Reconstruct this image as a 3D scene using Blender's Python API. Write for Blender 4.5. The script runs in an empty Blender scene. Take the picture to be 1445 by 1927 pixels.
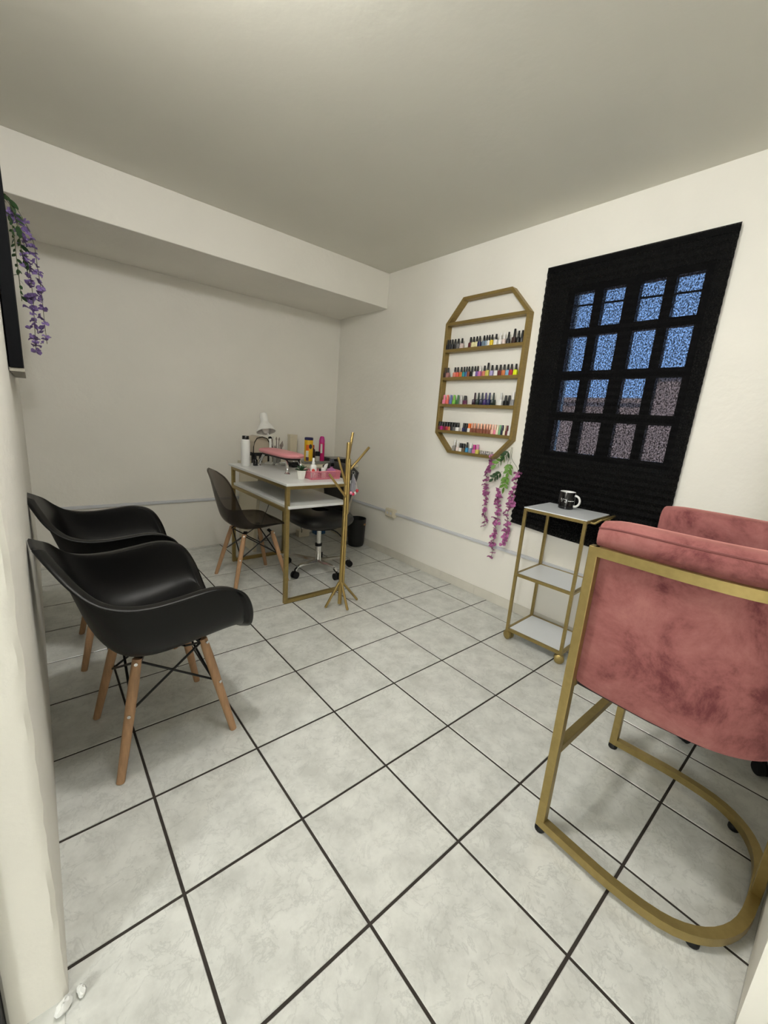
import bpy, bmesh, math, random
from mathutils import Vector, Matrix
R = random.Random(7)
PI = math.pi
T = 0.335                       # pitch of the floor tiles, metres
XL, XR, YF, YB, ZC = -0.234, 2.19, -0.615, 3.06, 2.389
scn = bpy.context.scene
COL = scn.collection

# ------------------------------------------------------------------ camera
cam = bpy.data.cameras.new('camera')
cam.sensor_fit = 'VERTICAL'; cam.sensor_height = 24.0; cam.sensor_width = 18.0
cam.lens = 765.81 * 24.0 / 1927.0
cam.clip_start = 0.01; cam.clip_end = 200
co = bpy.data.objects.new('camera', cam); COL.objects.link(co)
cx, cy, cz = (0.7634678, -0.6415556, 0.0743198), (0.0869542, 0.2161334, 0.9724841), (0.6399656, 0.7359978, -0.2207969)
m = Matrix.Identity(4)
for r_ in range(3):
    m[r_][0] = cx[r_]; m[r_][1] = cy[r_]; m[r_][2] = -cz[r_]
m.translation = Vector((-0.18916, -0.53769, 1.20304))
co.matrix_world = m
scn.camera = co

# ------------------------------------------------------------------ sky and lamps
w = bpy.data.worlds.new('sky'); scn.world = w; w.use_nodes = True
wb = w.node_tree.nodes['Background']
wb.inputs[0].default_value = (0.30, 0.52, 1.0, 1); wb.inputs[1].default_value = 14.0

def lamp(name, kind, loc, power, color, size=0.3, target=None):
    l = bpy.data.lights.new(name, kind); l.energy = power; l.color = color
    if kind == 'AREA': l.shape = 'DISK'; l.size = size
    else: l.shadow_soft_size = size
    o = bpy.data.objects.new(name, l); COL.objects.link(o); o.location = loc
    if target is not None:
        o.rotation_euler = (Vector(target) - Vector(loc)).to_track_quat('-Z', 'Y').to_euler()
    return o
# unseen ceiling bulbs of the room and the hall, plus a fill disk
lamp('room_bulb', 'POINT', (0.10, 0.42, 2.31), 37, (1.0, 0.985, 0.96), 0.065)
lamp('room_fill_disk', 'AREA', (0.45, 0.02, 2.34), 8, (1.0, 0.985, 0.96), 0.30, (0.45, 0.02, 0.0))  # added fill beside the bulb, evens light between walls and ceiling
lamp('hall_lamp', 'POINT', (-3.5, -1.75, 2.15), 175, (0.955, 0.98, 1.0), 0.18)
# sun on the street side; it lights the houses across the road
sun = lamp('sun', 'SUN', (0, 0, 8), 19, (1.0, 0.95, 0.88), 0.01)
sun.rotation_euler = (0, math.radians(-48), math.radians(12))

scn.view_settings.view_transform = 'Standard'
scn.view_settings.look = 'None'
scn.view_settings.gamma = 1.0
scn.view_settings.use_curve_mapping = False
scn.view_settings.exposure = 0.02

# ------------------------------------------------------------------ materials
def lin(c):
    return tuple(((v / 255) / 12.92 if v / 255 <= 0.04045 else ((v / 255 + 0.055) / 1.055) ** 2.4) for v in c[:3]) + (1,)
MATS = {}
def mat(name, rgb, rough=0.5, metal=0.0, spec=0.5, emit=None):
    """rgb in sRGB 0-255"""
    if name in MATS: return MATS[name]
    mt = bpy.data.materials.new(name); mt.use_nodes = True
    b = mt.node_tree.nodes['Principled BSDF']
    b.inputs['Base Color'].default_value = lin(rgb)
    b.inputs['Roughness'].default_value = rough
    b.inputs['Metallic'].default_value = metal
    b.inputs['Specular IOR Level'].default_value = spec
    MATS[name] = mt
    return mt
def vary(mt, scale, amt, detail=3, bump=0.0, bscale=None, vec='Position', stretch=None, dark=None, lo=0.35, hi=0.7):
    """noise variation between base colour and a darker one, with bump"""
    nt = mt.node_tree; N = nt.nodes; L = nt.links; b = N['Principled BSDF']
    g = N.new('ShaderNodeNewGeometry') if vec == 'Position' else N.new('ShaderNodeTexCoord')
    src = g.outputs['Position'] if vec == 'Position' else g.outputs['Object']
    if stretch:
        mp = N.new('ShaderNodeMapping'); mp.inputs['Scale'].default_value = stretch
        L.new(src, mp.inputs[0]); src = mp.outputs[0]
    n = N.new('ShaderNodeTexNoise'); n.inputs['Scale'].default_value = scale; n.inputs['Detail'].default_value = detail
    L.new(src, n.inputs['Vector'])
    if amt:
        c = tuple(b.inputs['Base Color'].default_value)
        d = lin(dark) if dark else (c[0] * (1 - amt), c[1] * (1 - amt), c[2] * (1 - amt), 1)
        cr = N.new('ShaderNodeValToRGB')
        cr.color_ramp.elements[0].position = lo; cr.color_ramp.elements[0].color = d
        cr.color_ramp.elements[1].position = hi; cr.color_ramp.elements[1].color = c
        L.new(n.outputs['Fac'], cr.inputs[0]); L.new(cr.outputs[0], b.inputs['Base Color'])
    if bump:
        n2 = N.new('ShaderNodeTexNoise'); n2.inputs['Scale'].default_value = bscale or scale; n2.inputs['Detail'].default_value = 5
        L.new(src, n2.inputs['Vector'])
        bp = N.new('ShaderNodeBump'); bp.inputs['Strength'].default_value = bump; bp.inputs['Distance'].default_value = 0.01
        L.new(n2.outputs['Fac'], bp.inputs['Height']); L.new(bp.outputs[0], b.inputs['Normal'])
    return mt

M_WALL = vary(mat('wall_paint', (239, 236, 227), 0.62, spec=0.35), 2.2, 0.045, 4, 0.22, 26)
M_CEIL = vary(mat('ceiling_paint', (230, 228, 217), 0.8, spec=0.2), 1.6, 0.04, 3, 0.10, 22)
M_GROUT = vary(mat('grout', (62, 57, 53), 0.9, spec=0.2), 40, 0.25)
M_BASE = vary(mat('ceramic_skirting', (214, 210, 198), 0.35), 9, 0.08)
M_GOLD = vary(mat('gold_paint', (160, 140, 88), 0.38, 0.7), 60, 0.12, 2)
M_GOLDF = vary(mat('gold_foil_frame', (150, 127, 74), 0.48, 0.55), 30, 0.14, 3, stretch=(1, 1, 6))
M_WHITE = vary(mat('white_laminate', (226, 228, 226), 0.30), 6, 0.05)
M_BLACK = vary(mat('black_plastic_shell', (9, 9, 9), 0.42, spec=0.28), 300, 0.0, 2, 0.05, 420)
M_BLK = mat('black_matte', (18, 18, 19), 0.6, spec=0.3)
M_BLKG = mat('black_gloss', (12, 12, 14), 0.22)
M_STEEL = mat('black_steel', (16, 16, 17), 0.45, 0.2)
M_CHROME = mat('chrome', (215, 215, 215), 0.12, 1.0)
M_WOOD = vary(mat('beech_wood', (188, 148, 110), 0.5), 14, 0.22, 4, stretch=(9, 9, 0.8), vec='Object')
M_SMOKE = None
M_VELVET = None
M_CREAM = vary(mat('cream_lacquer', (216, 208, 186), 0.4), 5, 0.05)
M_TRUNK = mat('white_trunking', (206, 208, 212), 0.4)
M_LEATH = vary(mat('black_leatherette', (17, 17, 18), 0.36), 90, 0.0, 2, 0.08, 160)
M_GREEN = vary(mat('dark_leaf', (44, 78, 40), 0.5), 60, 0.3)
M_LGREEN = vary(mat('light_leaf', (104, 150, 56), 0.5), 60, 0.3)
M_STEM = mat('plant_stem', (86, 92, 62), 0.6)
M_PINKF = vary(mat('magenta_petal', (186, 104, 160), 0.6), 70, 0.3)
M_PURPF = vary(mat('purple_petal', (156, 130, 196), 0.6), 70, 0.3)
M_JAMB = vary(mat('black_door_jamb', (30, 30, 33), 0.6), 20, 0.2)
M_BONE = mat('white_plastic', (232, 233, 230), 0.35)

def tile_material():
    mt = bpy.data.materials.new('marbled_tile'); mt.use_nodes = True
    nt = mt.node_tree; N = nt.nodes; L = nt.links; b = N['Principled BSDF']
    g = N.new('ShaderNodeNewGeometry'); oi = N.new('ShaderNodeObjectInfo')
    ml = N.new('ShaderNodeVectorMath'); ml.operation = 'SCALE'; ml.inputs['Scale'].default_value = 37.0
    cmb = N.new('ShaderNodeCombineXYZ')
    for k in range(3): L.new(oi.outputs['Random'], cmb.inputs[k])
    L.new(cmb.outputs[0], ml.inputs[0])
    ad = N.new('ShaderNodeVectorMath'); ad.operation = 'ADD'
    L.new(g.outputs['Position'], ad.inputs[0]); L.new(ml.outputs[0], ad.inputs[1])
    # cloudy mottling
    n1 = N.new('ShaderNodeTexNoise'); n1.inputs['Scale'].default_value = 11; n1.inputs['Detail'].default_value = 7; n1.inputs['Roughness'].default_value = 0.65
    L.new(ad.outputs[0], n1.inputs['Vector'])
    r1 = N.new('ShaderNodeValToRGB'); r1.color_ramp.elements[0].position = 0.34; r1.color_ramp.elements[0].color = lin((194, 195, 190))
    r1.color_ramp.elements[1].position = 0.62; r1.color_ramp.elements[1].color = lin((218, 219, 214))
    L.new(n1.outputs['Fac'], r1.inputs[0])
    # veins : thin band of a second noise
    n2 = N.new('ShaderNodeTexNoise'); n2.inputs['Scale'].default_value = 15.0; n2.inputs['Detail'].default_value = 6; n2.inputs['Roughness'].default_value = 0.65; n2.inputs['Distortion'].default_value = 0.5
    L.new(ad.outputs[0], n2.inputs['Vector'])
    r2 = N.new('ShaderNodeValToRGB'); e = r2.color_ramp.elements
    e[0].position = 0.47; e[0].color = (0, 0, 0, 1); e[1].position = 0.50; e[1].color = (1, 1, 1, 1)
    e2 = e.new(0.525); e2.color = (0, 0, 0, 1)
    L.new(n2.outputs['Fac'], r2.inputs[0])
    n3 = N.new('ShaderNodeTexNoise'); n3.inputs['Scale'].default_value = 5; L.new(ad.outputs[0], n3.inputs['Vector'])
    mu = N.new('ShaderNodeMath'); mu.operation = 'MULTIPLY'; L.new(r2.outputs[0], mu.inputs[0]); L.new(n3.outputs['Fac'], mu.inputs[1])
    mu2 = N.new('ShaderNodeMath'); mu2.operation = 'MULTIPLY'; mu2.inputs[1].default_value = 0.62; L.new(mu.outputs[0], mu2.inputs[0])
    mx = N.new('ShaderNodeMixRGB'); mx.inputs[2].default_value = lin((160, 162, 158))
    L.new(mu2.outputs[0], mx.inputs[0]); L.new(r1.outputs[0], mx.inputs[1])
    L.new(mx.outputs[0], b.inputs['Base Color'])
    b.inputs['Roughness'].default_value = 0.28
    bp = N.new('ShaderNodeBump'); bp.inputs['Strength'].default_value = 0.06; bp.inputs['Distance'].default_value = 0.004
    L.new(n1.outputs['Fac'], bp.inputs['Height']); L.new(bp.outputs[0], b.inputs['Normal'])
    return mt
M_TILE = tile_material()

def velvet_material():
    mt = bpy.data.materials.new('pink_velvet'); mt.use_nodes = True
    nt = mt.node_tree; N = nt.nodes; L = nt.links; b = N['Principled BSDF']
    g = N.new('ShaderNodeTexCoord')
    n1 = N.new('ShaderNodeTexNoise'); n1.inputs['Scale'].default_value = 7; n1.inputs['Detail'].default_value = 9; n1.inputs['Roughness'].default_value = 0.72; n1.inputs['Distortion'].default_value = 0.35
    L.new(g.outputs['Object'], n1.inputs['Vector'])
    r1 = N.new('ShaderNodeValToRGB'); e = r1.color_ramp.elements
    e[0].position = 0.36; e[0].color = lin((96, 50, 52)); e[1].position = 0.48; e[1].color = lin((132, 81, 79))
    e3 = e.new(0.66); e3.color = lin((152, 100, 96))
    L.new(n1.outputs['Fac'], r1.inputs[0]); L.new(r1.outputs[0], b.inputs['Base Color'])
    b.inputs['Roughness'].default_value = 0.85; b.inputs['Specular IOR Level'].default_value = 0.15
    b.inputs['Sheen Weight'].default_value = 0.8; b.inputs['Sheen Roughness'].default_value = 0.4
    b.inputs['Sheen Tint'].default_value = lin((225, 160, 150))
    n2 = N.new('ShaderNodeTexNoise'); n2.inputs['Scale'].default_value = 7; n2.inputs['Detail'].default_value = 3
    L.new(g.outputs['Object'], n2.inputs['Vector'])
    bp = N.new('ShaderNodeBump'); bp.inputs['Strength'].default_value = 0.25; bp.inputs['Distance'].default_value = 0.03
    L.new(n2.outputs['Fac'], bp.inputs['Height']); L.new(bp.outputs[0], b.inputs['Normal'])
    return mt
M_VELVET = velvet_material()

def smoke_material(name, tint, fac, rgb):
    mt = bpy.data.materials.new(name); mt.use_nodes = True
    nt = mt.node_tree; N = nt.nodes; L = nt.links; b = N['Principled BSDF']; o = N['Material Output']
    b.inputs['Base Color'].default_value = lin(rgb); b.inputs['Roughness'].default_value = 0.12
    t = N.new('ShaderNodeBsdfTransparent'); t.inputs[0].default_value = lin(tint)
    mx = N.new('ShaderNodeMixShader'); mx.inputs[0].default_value = fac
    L.new(t.outputs[0], mx.inputs[1]); L.new(b.outputs[0], mx.inputs[2]); L.new(mx.outputs[0], o.inputs[0])
    return mt
M_SMOKE = smoke_material('smoked_polycarbonate', (196, 190, 184), 0.30, (66, 62, 58))
M_CLEAR = smoke_material('clear_plastic', (226, 226, 222), 0.25, (190, 190, 190))

def blind_material():
    """thin black non-woven fabric: gaps between the fibres let daylight straight through"""
    mt = bpy.data.materials.new('black_blind_fabric'); mt.use_nodes = True
    nt = mt.node_tree; N = nt.nodes; L = nt.links; b = N['Principled BSDF']; o = N['Material Output']
    b.inputs['Base Color'].default_value = lin((6, 6, 7)); b.inputs['Roughness'].default_value = 0.8; b.inputs['Specular IOR Level'].default_value = 0.12
    g = N.new('ShaderNodeNewGeometry')
    mp = N.new('ShaderNodeMapping'); mp.inputs['Scale'].default_value = (0.2, 1, 0.8); L.new(g.outputs['Position'], mp.inputs[0])
    n = N.new('ShaderNodeTexNoise'); n.inputs['Scale'].default_value = 150; n.inputs['Detail'].default_value = 6; n.inputs['Roughness'].default_value = 0.78; n.inputs['Distortion'].default_value = 0.35
    L.new(mp.outputs[0], n.inputs['Vector'])
    r = N.new('ShaderNodeValToRGB'); r.color_ramp.elements[0].position = 0.44; r.color_ramp.elements[0].color = (0.002, 0.002, 0.002, 1)
    r.color_ramp.elements[1].position = 0.70; r.color_ramp.elements[1].color = (0.13, 0.13, 0.13, 1)
    L.new(n.outputs['Fac'], r.inputs[0])
    t = N.new('ShaderNodeBsdfTransparent')
    mx = N.new('ShaderNodeMixShader'); L.new(r.outputs[0], mx.inputs[0]); L.new(b.outputs[0], mx.inputs[1]); L.new(t.outputs[0], mx.inputs[2])
    L.new(mx.outputs[0], o.inputs[0])
    return mt
M_BLIND = blind_material()

def glass_material():
    mt = bpy.data.materials.new('window_glass'); mt.use_nodes = True
    nt = mt.node_tree; N = nt.nodes; L = nt.links; o = N['Material Output']
    t = N.new('ShaderNodeBsdfTransparent'); t.inputs[0].default_value = (0.95, 0.97, 0.97, 1)
    gl = N.new('ShaderNodeBsdfGlossy'); gl.inputs['Roughness'].default_value = 0.03
    mx = N.new('ShaderNodeMixShader'); mx.inputs[0].default_value = 0.06
    L.new(t.outputs[0], mx.inputs[1]); L.new(gl.outputs[0], mx.inputs[2]); L.new(mx.outputs[0], o.inputs[0])
    return mt
M_GLASS = glass_material()

# ------------------------------------------------------------------ mesh helpers
class MB:
    def __init__(s): s.v = []; s.f = []
    def add(s, vs, fs):
        k = len(s.v); s.v += [tuple(p) for p in vs]; s.f += [tuple(i + k for i in f) for f in fs]; return s
    def box(s, lo, hi):
        (a, b, c), (d, e, f) = lo, hi
        return s.add([(a, b, c), (d, b, c), (d, e, c), (a, e, c), (a, b, f), (d, b, f), (d, e, f), (a, e, f)],
                     [(0, 3, 2, 1), (4, 5, 6, 7), (0, 1, 5, 4), (1, 2, 6, 5), (2, 3, 7, 6), (3, 0, 4, 7)])
    def prism(s, poly, z0, z1, axis='z', off=(0, 0, 0)):
        n = len(poly)
        def P(a, b, h):
            return {'z': (a, b, h), 'y': (a, h, b), 'x': (h, a, b)}[axis]
        vs = [P(a, b, z0) for a, b in poly] + [P(a, b, z1) for a, b in poly]
        vs = [(x + off[0], y + off[1], z + off[2]) for x, y, z in vs]
        fs = [tuple(range(n))[::-1], tuple(range(n, 2 * n))] + [(i, (i + 1) % n, n + (i + 1) % n, n + i) for i in range(n)]
        return s.add(vs, fs)
    def lathe(s, prof, n=24, c=(0, 0, 0), M=None, cap=True):
        vs, fs = [], []
        for r, z in prof:
            for k in range(n):
                a = 2 * PI * k / n; vs.append(Vector((r * math.cos(a), r * math.sin(a), z)))
        for i in range(len(prof) - 1):
            for k in range(n):
                k2 = (k + 1) % n; fs.append((i * n + k, i * n + k2, (i + 1) * n + k2, (i + 1) * n + k))
        if cap:
            fs.append(tuple(range(n))[::-1]); fs.append(tuple(range((len(prof) - 1) * n, len(prof) * n)))
        if M is not None: vs = [M @ p for p in vs]
        return s.add([(p[0] + c[0], p[1] + c[1], p[2] + c[2]) for p in vs], fs)
    def sweep(s, path, sec, closed=False, up=(0, 0, 1), cap=True, scale=None):
        """sweep a 2D section (side, up) along a path, mitred"""
        P = [Vector(p) for p in path]; n = len(P); m_ = len(sec); vs, fs = [], []
        for i in range(n):
            a = P[i - 1] if (i > 0 or closed) else None
            b = P[(i + 1) % n] if (i < n - 1 or closed) else None
            d1 = (P[i] - a).normalized() if a is not None else None
            d2 = (b - P[i]).normalized() if b is not None else None
            t = (d1 + d2).normalized() if d1 is not None and d2 is not None else (d1 or d2)
            u = Vector(up)
            if abs(t.dot(u)) > 0.99: u = Vector((1, 0, 0))
            sd = t.cross(u).normalized(); uu = sd.cross(t).normalized()
            k = 1.0
            if d1 is not None and d2 is not None:
                c = max(0.35, math.sqrt(max(0, (1 + d1.dot(d2)) / 2))); k = 1 / c
            sc = scale[i] if scale else 1.0
            # mitre only in the bend plane
            bend = (d2 - d1) if d1 is not None and d2 is not None else Vector((0, 0, 0))
            bn = bend.normalized() if bend.length > 1e-6 else None
            for x, y in sec:
                o = sd * x * sc + uu * y * sc
                if bn is not None: o = o + bn * o.dot(bn) * (k - 1)
                vs.append(P[i] + o)
        for i in range(n if closed else n - 1):
            j = (i + 1) % n
            for k in range(m_):
                k2 = (k + 1) % m_; fs.append((i * m_ + k, j * m_ + k, j * m_ + k2, i * m_ + k2))
        if cap and not closed:
            fs.append(tuple(range(m_))); fs.append(tuple(range((n - 1) * m_, n * m_))[::-1])
        return s.add(vs, fs)
    def tube(s, path, r, n=10, closed=False, scale=None, up=(0, 0, 1)):
        return s.sweep(path, [(r * math.cos(2 * PI * k / n), r * math.sin(2 * PI * k / n)) for k in range(n)], closed, up, True, scale)
    def sq(s, a, b, wd, ht=None, up=(0, 0, 1)):
        h = (ht or wd) / 2; q = wd / 2
        return s.sweep([a, b], [(-q, -h), (q, -h), (q, h), (-q, h)], up=up)
    def ball(s, c, r, sc=(1, 1, 1), nu=14, nv=9):
        prof = [(max(1e-4, r * math.sin(PI * i / nv)), -r * math.cos(PI * i / nv)) for i in range(nv + 1)]
        k = len(s.v); s.lathe(prof, nu, (0, 0, 0), None, True)
        for i in range(k, len(s.v)):
            p = s.v[i]; s.v[i] = (p[0] * sc[0] + c[0], p[1] * sc[1] + c[1], p[2] * sc[2] + c[2])
        return s
    def grid(s, rows, closeu=False):
        n = len(rows[0]); vs = [p for r in rows for p in r]; fs = []
        for i in range(len(rows) - 1):
            for j in range(n if closeu else n - 1):
                j2 = (j + 1) % n; fs.append((i * n + j, i * n + j2, (i + 1) * n + j2, (i + 1) * n + j))
        return s.add(vs, fs)
    def xf(s, M):
        s.v = [tuple(M @ Vector(p)) for p in s.v]; return s
    def mesh(s, name, mt, smooth=None):
        me = bpy.data.meshes.new(name); me.from_pydata(s.v, [], s.f)
        bm = bmesh.new(); bm.from_mesh(me); bmesh.ops.recalc_face_normals(bm, faces=bm.faces); bm.to_mesh(me); bm.free()
        if mt: me.materials.append(mt)
        if smooth is not None:
            me.shade_smooth(); me.set_sharp_from_angle(angle=math.radians(smooth))
        return me
def link(name, me, parent=None):
    o = bpy.data.objects.new(name, me); COL.objects.link(o)
    if parent is not None: o.parent = parent
    return o
def obj(name, mb, mt, parent=None, smooth=None, bevel=0, solid=0, sub=0, seg=2):
    o = link(name, mb.mesh(name, mt, smooth), parent)
    if sub:
        d = o.modifiers.new('sub', 'SUBSURF'); d.levels = sub; d.render_levels = sub
    if solid:
        d = o.modifiers.new('solid', 'SOLIDIFY'); d.thickness = solid; d.offset = 0
    if bevel:
        d = o.modifiers.new('bevel', 'BEVEL'); d.width = bevel; d.segments = seg; d.limit_method = 'ANGLE'
    return o
def tag(o, label, cat, group=None, kind=None):
    o['label'] = label; o['category'] = cat
    if group: o['group'] = group
    if kind: o['kind'] = kind
    return o
def thing(name, label, cat, loc=(0, 0, 0), rz=0.0, group=None):
    o = bpy.data.objects.new(name, None); COL.objects.link(o); o.empty_display_size = 0.05
    o.location = loc; o.rotation_euler = (0, 0, rz)
    return tag(o, label, cat, group)
def struct(name, mb, mt, label=None, **k):
    o = obj(name, mb, mt, **k); o['kind'] = 'structure'
    if label: o['label'] = label
    return o
def dup(root, loc, rz=0.0, label=None):
    def cp(o, par):
        c = o.copy(); COL.objects.link(c)
        if par is not None: c.parent = par
        for ch in list(o.children): cp(ch, c)
        return c
    r = cp(root, None); r.location = loc; r.rotation_euler = (0, 0, rz)
    if label: r['label'] = label
    return r
def rrect(x0, y0, x1, y1, r, n=5):
    out = []
    for cx_, cy_, a0 in ((x1 - r, y0 + r, -PI / 2), (x1 - r, y1 - r, 0), (x0 + r, y1 - r, PI / 2), (x0 + r, y0 + r, PI)):
        for k in range(n + 1):
            a = a0 + PI / 2 * k / n; out.append((cx_ + r * math.cos(a), cy_ + r * math.sin(a)))
    return out
def lerp(a, b, t): return a + (b - a) * t
def spline(pts, n):
    """Catmull-Rom through points (any dimension), n samples per span"""
    P = [tuple(p) for p in pts]; P = [tuple(2 * a - b for a, b in zip(P[0], P[1]))] + P + [tuple(2 * a - b for a, b in zip(P[-1], P[-2]))]
    out = []
    for i in range(1, len(P) - 2):
        for k in range(n):
            t = k / n
            out.append(tuple(0.5 * (2 * b + (c - a) * t + (2 * a - 5 * b + 4 * c - d) * t * t + (3 * b - a - 3 * c + d) * t ** 3)
                             for a, b, c, d in zip(P[i - 1], P[i], P[i + 1], P[i + 2])))
    out.append(P[-2]); return out

# ================================================================== SETTING
# floor: grout bed with every ceramic tile a part of its own
HX0, HY0 = -4.2, -3.6
floor = struct('floor', MB().box((HX0, HY0, -0.06), (XR + 0.15, YB + 0.15, -0.0025)), M_GROUT, 'grey marbled ceramic tile floor with dark grout')
struct('floor_hall', MB().box((HX0, HY0, -0.02), (-3 * T - 0.005, YB, -0.001)).box((-3 * T - 0.005, HY0, -0.02), (XR, -5 * T - 0.005, -0.001)), M_TILE, 'tiled floor of the hall')
TILES = {}
def tile_mesh(x0, y0, x1, y1):
    key = (round(x0, 4), round(y0, 4), round(x1, 4), round(y1, 4))
    if key not in TILES:
        e = 0.0016; b = MB()
        b.add([(x0, y0, -0.012), (x1, y0, -0.012), (x1, y1, -0.012), (x0, y1, -0.012),
               (x0, y0, -e), (x1, y0, -e), (x1, y1, -e), (x0, y1, -e),
               (x0 + e, y0 + e, 0), (x1 - e, y0 + e, 0), (x1 - e, y1 - e, 0), (x0 + e, y1 - e, 0)],
              [(0, 3, 2, 1), (0, 1, 5, 4), (1, 2, 6, 5), (2, 3, 7, 6), (3, 0, 4, 7), (4, 5, 9, 8), (5, 6, 10, 9), (6, 7, 11, 10), (7, 4, 8, 11), (8, 9, 10, 11)])
        TILES[key] = b.mesh('tile', M_TILE)
    return TILES[key]
G = 0.004
for i in range(-3, 7):
    for j in range(-5, 10):
        x0, y0, x1, y1 = i * T + G, j * T + G, (i + 1) * T - G, (j + 1) * T - G
        rects = []
        if y0 >= 0.281: rects = [(max(x0, XL - 0.008), y0, x1, y1)]
        elif y1 > 0.281 and x0 < XL: rects = [(x0, y0, XL - 0.008, 0.290), (XL - 0.008, y0, x1, y1)]
        else: rects = [(x0, y0, x1, y1)]
        for (a, b, c, d) in rects:
            if c > 0.84: b = max(b, YF)
            c = min(c, XR - 0.002); d = min(d, YB - 0.002)
            if c - a < 0.012 or d - b < 0.006: continue
            mx_, my_ = (a + c) / 2, (b + d) / 2
            t_ = link('tile', tile_mesh(a - mx_, b - my_, c - mx_, d - my_), floor)
            t_.location = (mx_, my_, R.uniform(-0.0004, 0.0004))

struct('ceiling', MB().box((HX0, HY0, ZC), (XR + 0.15, YB + 0.15, ZC + 0.1)), M_CEIL, 'plain off white painted ceiling')
# right wall with the window opening
WY0, WY1, WZ0, WZ1 = 0.085, 0.755, 1.062, 2.005
b = MB()
b.box((XR, HY0, -0.05), (XR + 0.15, WY0, ZC)); b.box((XR, WY1, -0.05), (XR + 0.15, YB + 0.15, ZC))
b.box((XR, WY0, -0.05), (XR + 0.15, WY1, WZ0)); b.box((XR, WY0, WZ1), (XR + 0.15, WY1, ZC))
struct('wall_right', b, M_WALL, 'cream plaster wall with the covered window')
struct('wall_back', MB().box((HX0, YB, -0.05), (XR, YB + 0.15, ZC)), M_WALL, 'cream plaster wall behind the nail desk')
# left wall: its free end faces the camera; corner slightly ragged
b = MB()
ny = 70
rows = []
for k in range(ny + 1):
    z = ZC * k / ny
    j1, j2, j3 = R.uniform(-1, 1) * 0.0018, R.uniform(-1, 1) * 0.0018, R.uniform(-1, 1) * 0.0012
    rows.append([(-0.327, YB, z), (-0.327, 0.285, z), (-0.322, 0.281, z), (-0.255 + j2, 0.281 + j3, z), (XL - 0.010 + j1, 0.282 + j3, z), (XL - 0.002 + j1, 0.286 + j1, z), (XL + j3, 0.296 + j2, z), (XL, 0.34, z), (XL, YB, z)])
b.grid(rows)
struct('wall_left', b, M_WALL, 'white plaster wall end with ragged corner', smooth=20)
b = MB().box((0.83, YF - 0.13, -0.05), (XR, YF, ZC))
struct('wall_front', b, M_WALL, 'white wall behind the pink armchair')
struct('wall_hall_left', MB().box((HX0 - 0.1, HY0, -0.05), (HX0, YB, ZC)), M_WALL)
struct('wall_hall_front', MB().box((HX0 - 0.1, HY0 - 0.1, -0.05), (XR, HY0, ZC)), M_WALL)
struct('trim_1', MB().box((XL, 2.352, 2.117), (XR, YB, ZC)), M_WALL, 'boxed white ceiling beam over the back wall', bevel=0.004)
struct('door_1', MB().box((-0.40, 0.262, 0.0), (-0.328, 0.36, 2.05)), M_JAMB, 'black door jamb at the left wall end', bevel=0.003)
# ceramic skirting pieces along the right wall
bb = struct('baseboard_right', MB().box((XR - 0.006, 0.10, 0.0), (XR, YB, 0.062)), M_GROUT, 'low ceramic skirting')
y = 0.11
while y < YB - 0.02:
    y2 = min(y + T, YB - 0.004)
    s_ = obj('tile', MB().box((XR - 0.010, y + 0.001, 0.0015), (XR - 0.004, y2 - 0.001, 0.068)), M_BASE, bb); y = y2
# cable trunking
b = MB().box((XR - 0.014, 0.10, 0.392), (XR, YB, 0.412)); b.box((XR - 0.017, 0.10, 0.397), (XR - 0.012, YB, 0.407))
struct('trim_2', b, M_TRUNK, 'white cable trunking along the right wall')
b = MB().box((XL, YB - 0.014, 0.408), (XR - 0.02, YB, 0.430)); b.box((XL, YB - 0.017, 0.413), (XR - 0.02, YB - 0.012, 0.424))
struct('trim_3', b, M_TRUNK, 'white cable trunking along the back wall')
so = thing('wall_socket', 'white surface mounted socket box on the trunking beside the black bin', 'socket', (XR, 2.085, 0.365))
obj('box', MB().box((-0.034, -0.058, 0.0), (0.0, 0.058, 0.072)), M_CREAM, so, bevel=0.004)
pl = obj('cover_plate', MB().box((-0.039, -0.050, 0.006), (-0.034, 0.050, 0.066)), M_CREAM, so, bevel=0.002)
for yy in (-0.022, 0.022): obj('socket_slot', MB().box((-0.0405, yy - 0.010, 0.026), (-0.0388, yy + 0.010, 0.046)), M_TRUNK, pl)

# window: frame, muntins, one pane per opening, a bar outside
ycols = [(0.119, 0.230), (0.275, 0.385), (0.454, 0.564), (0.612, 0.720)]
zrows = [(1.095, 1.276), (1.325, 1.507), (1.554, 1.742), (1.785, 1.972)]
win = struct('window_1', MB().box((XR + 0.010, WY0, WZ0), (XR + 0.055, ycols[0][0], WZ1)).box((XR + 0.010, ycols[3][1], WZ0), (XR + 0.055, WY1, WZ1))
             .box((XR + 0.010, ycols[0][0], WZ0), (XR + 0.055, ycols[3][1], zrows[0][0])).box((XR + 0.010, ycols[0][0], zrows[3][1]), (XR + 0.055, ycols[3][1], WZ1)),
             mat('dark_window_frame', (40, 34, 30), 0.5), 'dark framed sixteen pane window behind the blind')
for k in range(3):
    obj('muntin', MB().box((XR + 0.012, ycols[k][1], zrows[0][0]), (XR + 0.050, ycols[k + 1][0], zrows[3][1])), MATS['dark_window_frame'], win)
    obj('crossbar', MB().box((XR + 0.013, ycols[0][0], zrows[k][1]), (XR + 0.049, ycols[3][1], zrows[k + 1][0])), MATS['dark_window_frame'], win)
for (a, b_) in ycols:
    for (c, d) in zrows:
        obj('pane', MB().box((XR + 0.030, a, c), (XR + 0.034, b_, d)), M_GLASS, win)
obj('security_bar', MB().tube([(XR + 0.075, WY0, 1.903), (XR + 0.075, WY1, 1.922)], 0.0055, 8), mat('dark_window_frame', (40, 34, 30)), win)
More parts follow.
